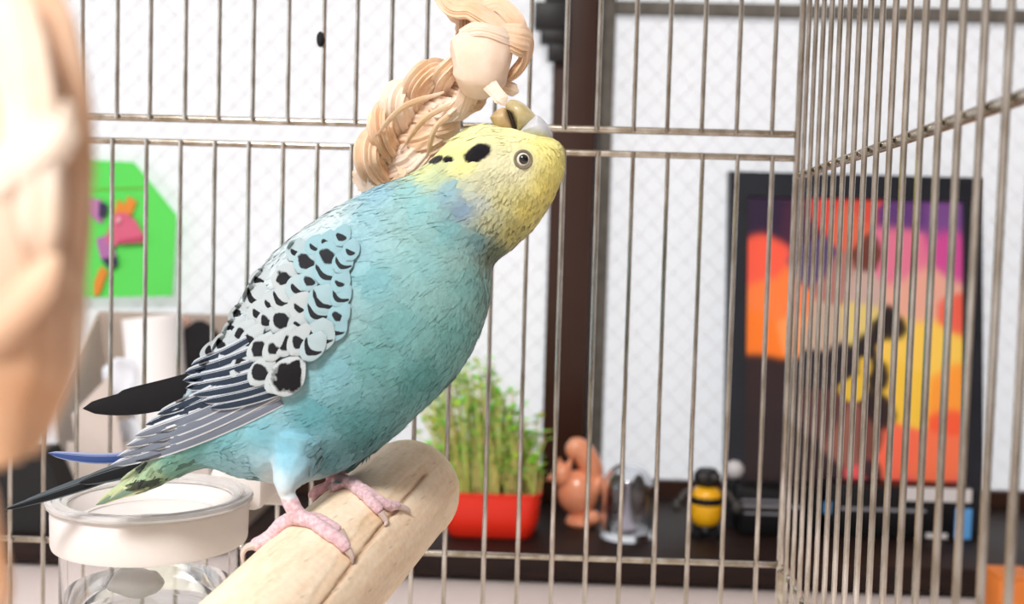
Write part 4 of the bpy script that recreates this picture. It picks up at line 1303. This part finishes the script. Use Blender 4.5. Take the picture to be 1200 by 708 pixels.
card([(112, 280), (128, 274), (136, 300), (132, 316), (118, 304)], .003, .001, P_('mauve_paper', (176, 112, 170)), 'bird_body', gc)
card([(116, 236), (126, 240), (124, 252), (115, 256)], .0045, .001, P_('navy_paper', (50, 44, 80)), 'wing_band', gc)
card([(118, 304), (136, 300), (138, 310), (130, 316)], .0045, .001, P_('navy_paper', (50, 44, 80)), 'tail_band', gc)
card([(110, 330), (118, 312), (126, 318), (116, 346), (109, 346)], .003, .001, P_('orange_paper', (226, 140, 50)), 'bird_foot', gc)
mb = MB(); e_ = WY(139, 258, ZG - .0065); mb.ball(e_, (.0024, .0012, .0028), 14); mb.build('bird_eye', P_('pale_pink_paper', (236, 176, 190)), gc)
# the card box
bx0, bx1 = on_sill(52, .84).x, on_sill(290, .84).x
by0, by1 = .835, .945
bz = WY(170, 366, by1).z
cb = empty('cardboard_box', ((bx0 + bx1) / 2, by0, SILL_Z), 'pale grey open cardboard box holding papers on the window sill', 'box')
cm = mat('pale_grey_card', (214, 202, 194), .8, noise_amt=.06, noise_scale=40); cm2 = mat('warm_grey_card', (186, 170, 158), .8, noise_amt=.06, noise_scale=40)
t = .003
MB().box((bx0, by1 - t, SILL_Z + .0004), (bx1, by1, bz)).build('back_side', cm2, cb, smooth=False)
zfr = WY(130, 520, by0).z
MB().box((bx0 + .02, by0, SILL_Z + .0004), (bx1, by0 + t, zfr)).build('front_side', cm, cb, smooth=False)
def quad_slab(pts, th, m, name, parent):
    mb = MB(); a = [Vector(p) for p in pts]; n = (a[1] - a[0]).cross(a[2] - a[0]).normalized() * th
    mb.add(a + [p + n for p in a], [(0, 1, 2, 3), (7, 6, 5, 4)] + [(i, (i + 1) % 4, 4 + (i + 1) % 4, 4 + i) for i in range(4)])
    return mb.build(name, m, parent, smooth=False, weld=False)
MB().box((bx1 - t, by0 + t, SILL_Z + .0004), (bx1, by1 - t, bz - .02)).build('right_side', cm2, cb, smooth=False)
quad_slab([(bx0 + .02, by0 + t, SILL_Z + .0004), (bx0 + .02, by1 - t, SILL_Z + .0004), WY(112, 368, by1 - t), WY(58, 478, by0 + t)], t, cm, 'left_side', cb)
quad_slab([WY(84, 486, by0 - .012), WY(128, 440, by0 - .012), WY(150, 556, by0 - .003), WY(96, 560, by0 - .003)], .0015, cm, 'flap', cb)
# rolled paper, tissue, pink sleeve and black pouch inside it
rl = W(170, 440, .88)
pr = empty('paper_roll', W(165, 520, .87), 'white paper roll with a pinkish side standing in the cardboard box', 'paper roll')
def roll(px0, py0, px1, py1, Y, rpx, m, name, parent):
    a, b = WY(px0, py0, Y), WY(px1, py1, Y); axis = (b - a); L = axis.length; r = rpx * Y / F
    MB().lathe([(0, 0), (r, 0), (r * 1.02, L * .1), (r, L), (r * .92, L), (r * .90, L * .93), (0, L * .93)], a, 36, axis).build(name, m, parent)
roll(196, 566, 178, 372, .885, 34, mat('white_tissue_paper', (252, 250, 250), .8), 'roll', pr)
roll(214, 560, 206, 374, .912, 17, mat('pink_card_tube', (240, 196, 176), .7), 'tube', pr)
ts = WY(148, 450, .865)
tsb = MB().ball(ts, (.019, .012, .024), 24)
for i, v in enumerate(tsb.v): tsb.v[i] = v + noise.noise_vector(v * 70) * .009
ob_ = tsb.build('tissue', mat('bluish_white_tissue', (240, 244, 252), .85)); tag(ob_, 'crumpled white tissue beside the paper roll in the cardboard box', 'tissue')
ts2 = WY(150, 540, .868)
tsb = MB().ball(ts2 + Vector((0, 0, 0)), (.030, .010, .030), 24)
for i, v in enumerate(tsb.v): tsb.v[i] = v + noise.noise_vector(v * 60 + Vector((3, 1, 0))) * .008
tsb_o = tsb.build('tissue', mat('bluish_white_tissue', (240, 244, 252), .85)); tag(tsb_o, 'larger crumpled white tissue low in the cardboard box', 'tissue')
bpz = WY(238, 425, .90)
pbm = MB().ball(bpz, (.026, .014, .036), 20)
for i, v in enumerate(pbm.v): pbm.v[i] = v + noise.noise_vector(v * 50) * .005
tag(pbm.build('pouch', mat('black_cloth', (24, 22, 26), .9)), 'black cloth pouch tucked in the cardboard box', 'pouch')
# dark plastic wedge left of the box
wa = WY(-60, 620, .803); wb = WY(82, 622, .803)
wz = WY(40, 528, .803).z
wd_ = MB(); X0, X1, X2 = wa.x, WY(82, 600, .803).x, WY(50, 528, .803).x
pts = [(X0, SILL_Z + .0004), (X1 + .006, SILL_Z + .0004), (X2, wz), (X0, wz)]
vs = [(x, .803, z) for x, z in pts] + [(x, .832, z) for x, z in pts]
wd_.add(vs, [(0, 1, 2, 3), (7, 6, 5, 4)] + [(i, (i + 1) % 4, 4 + (i + 1) % 4, 4 + i) for i in range(4)])
wbo = wd_.build('tray_stand', mat('black_matte_plastic', (16, 16, 18), .6), smooth=False)
tag(wbo, 'black slanted plastic stand next to the cardboard box', 'stand')
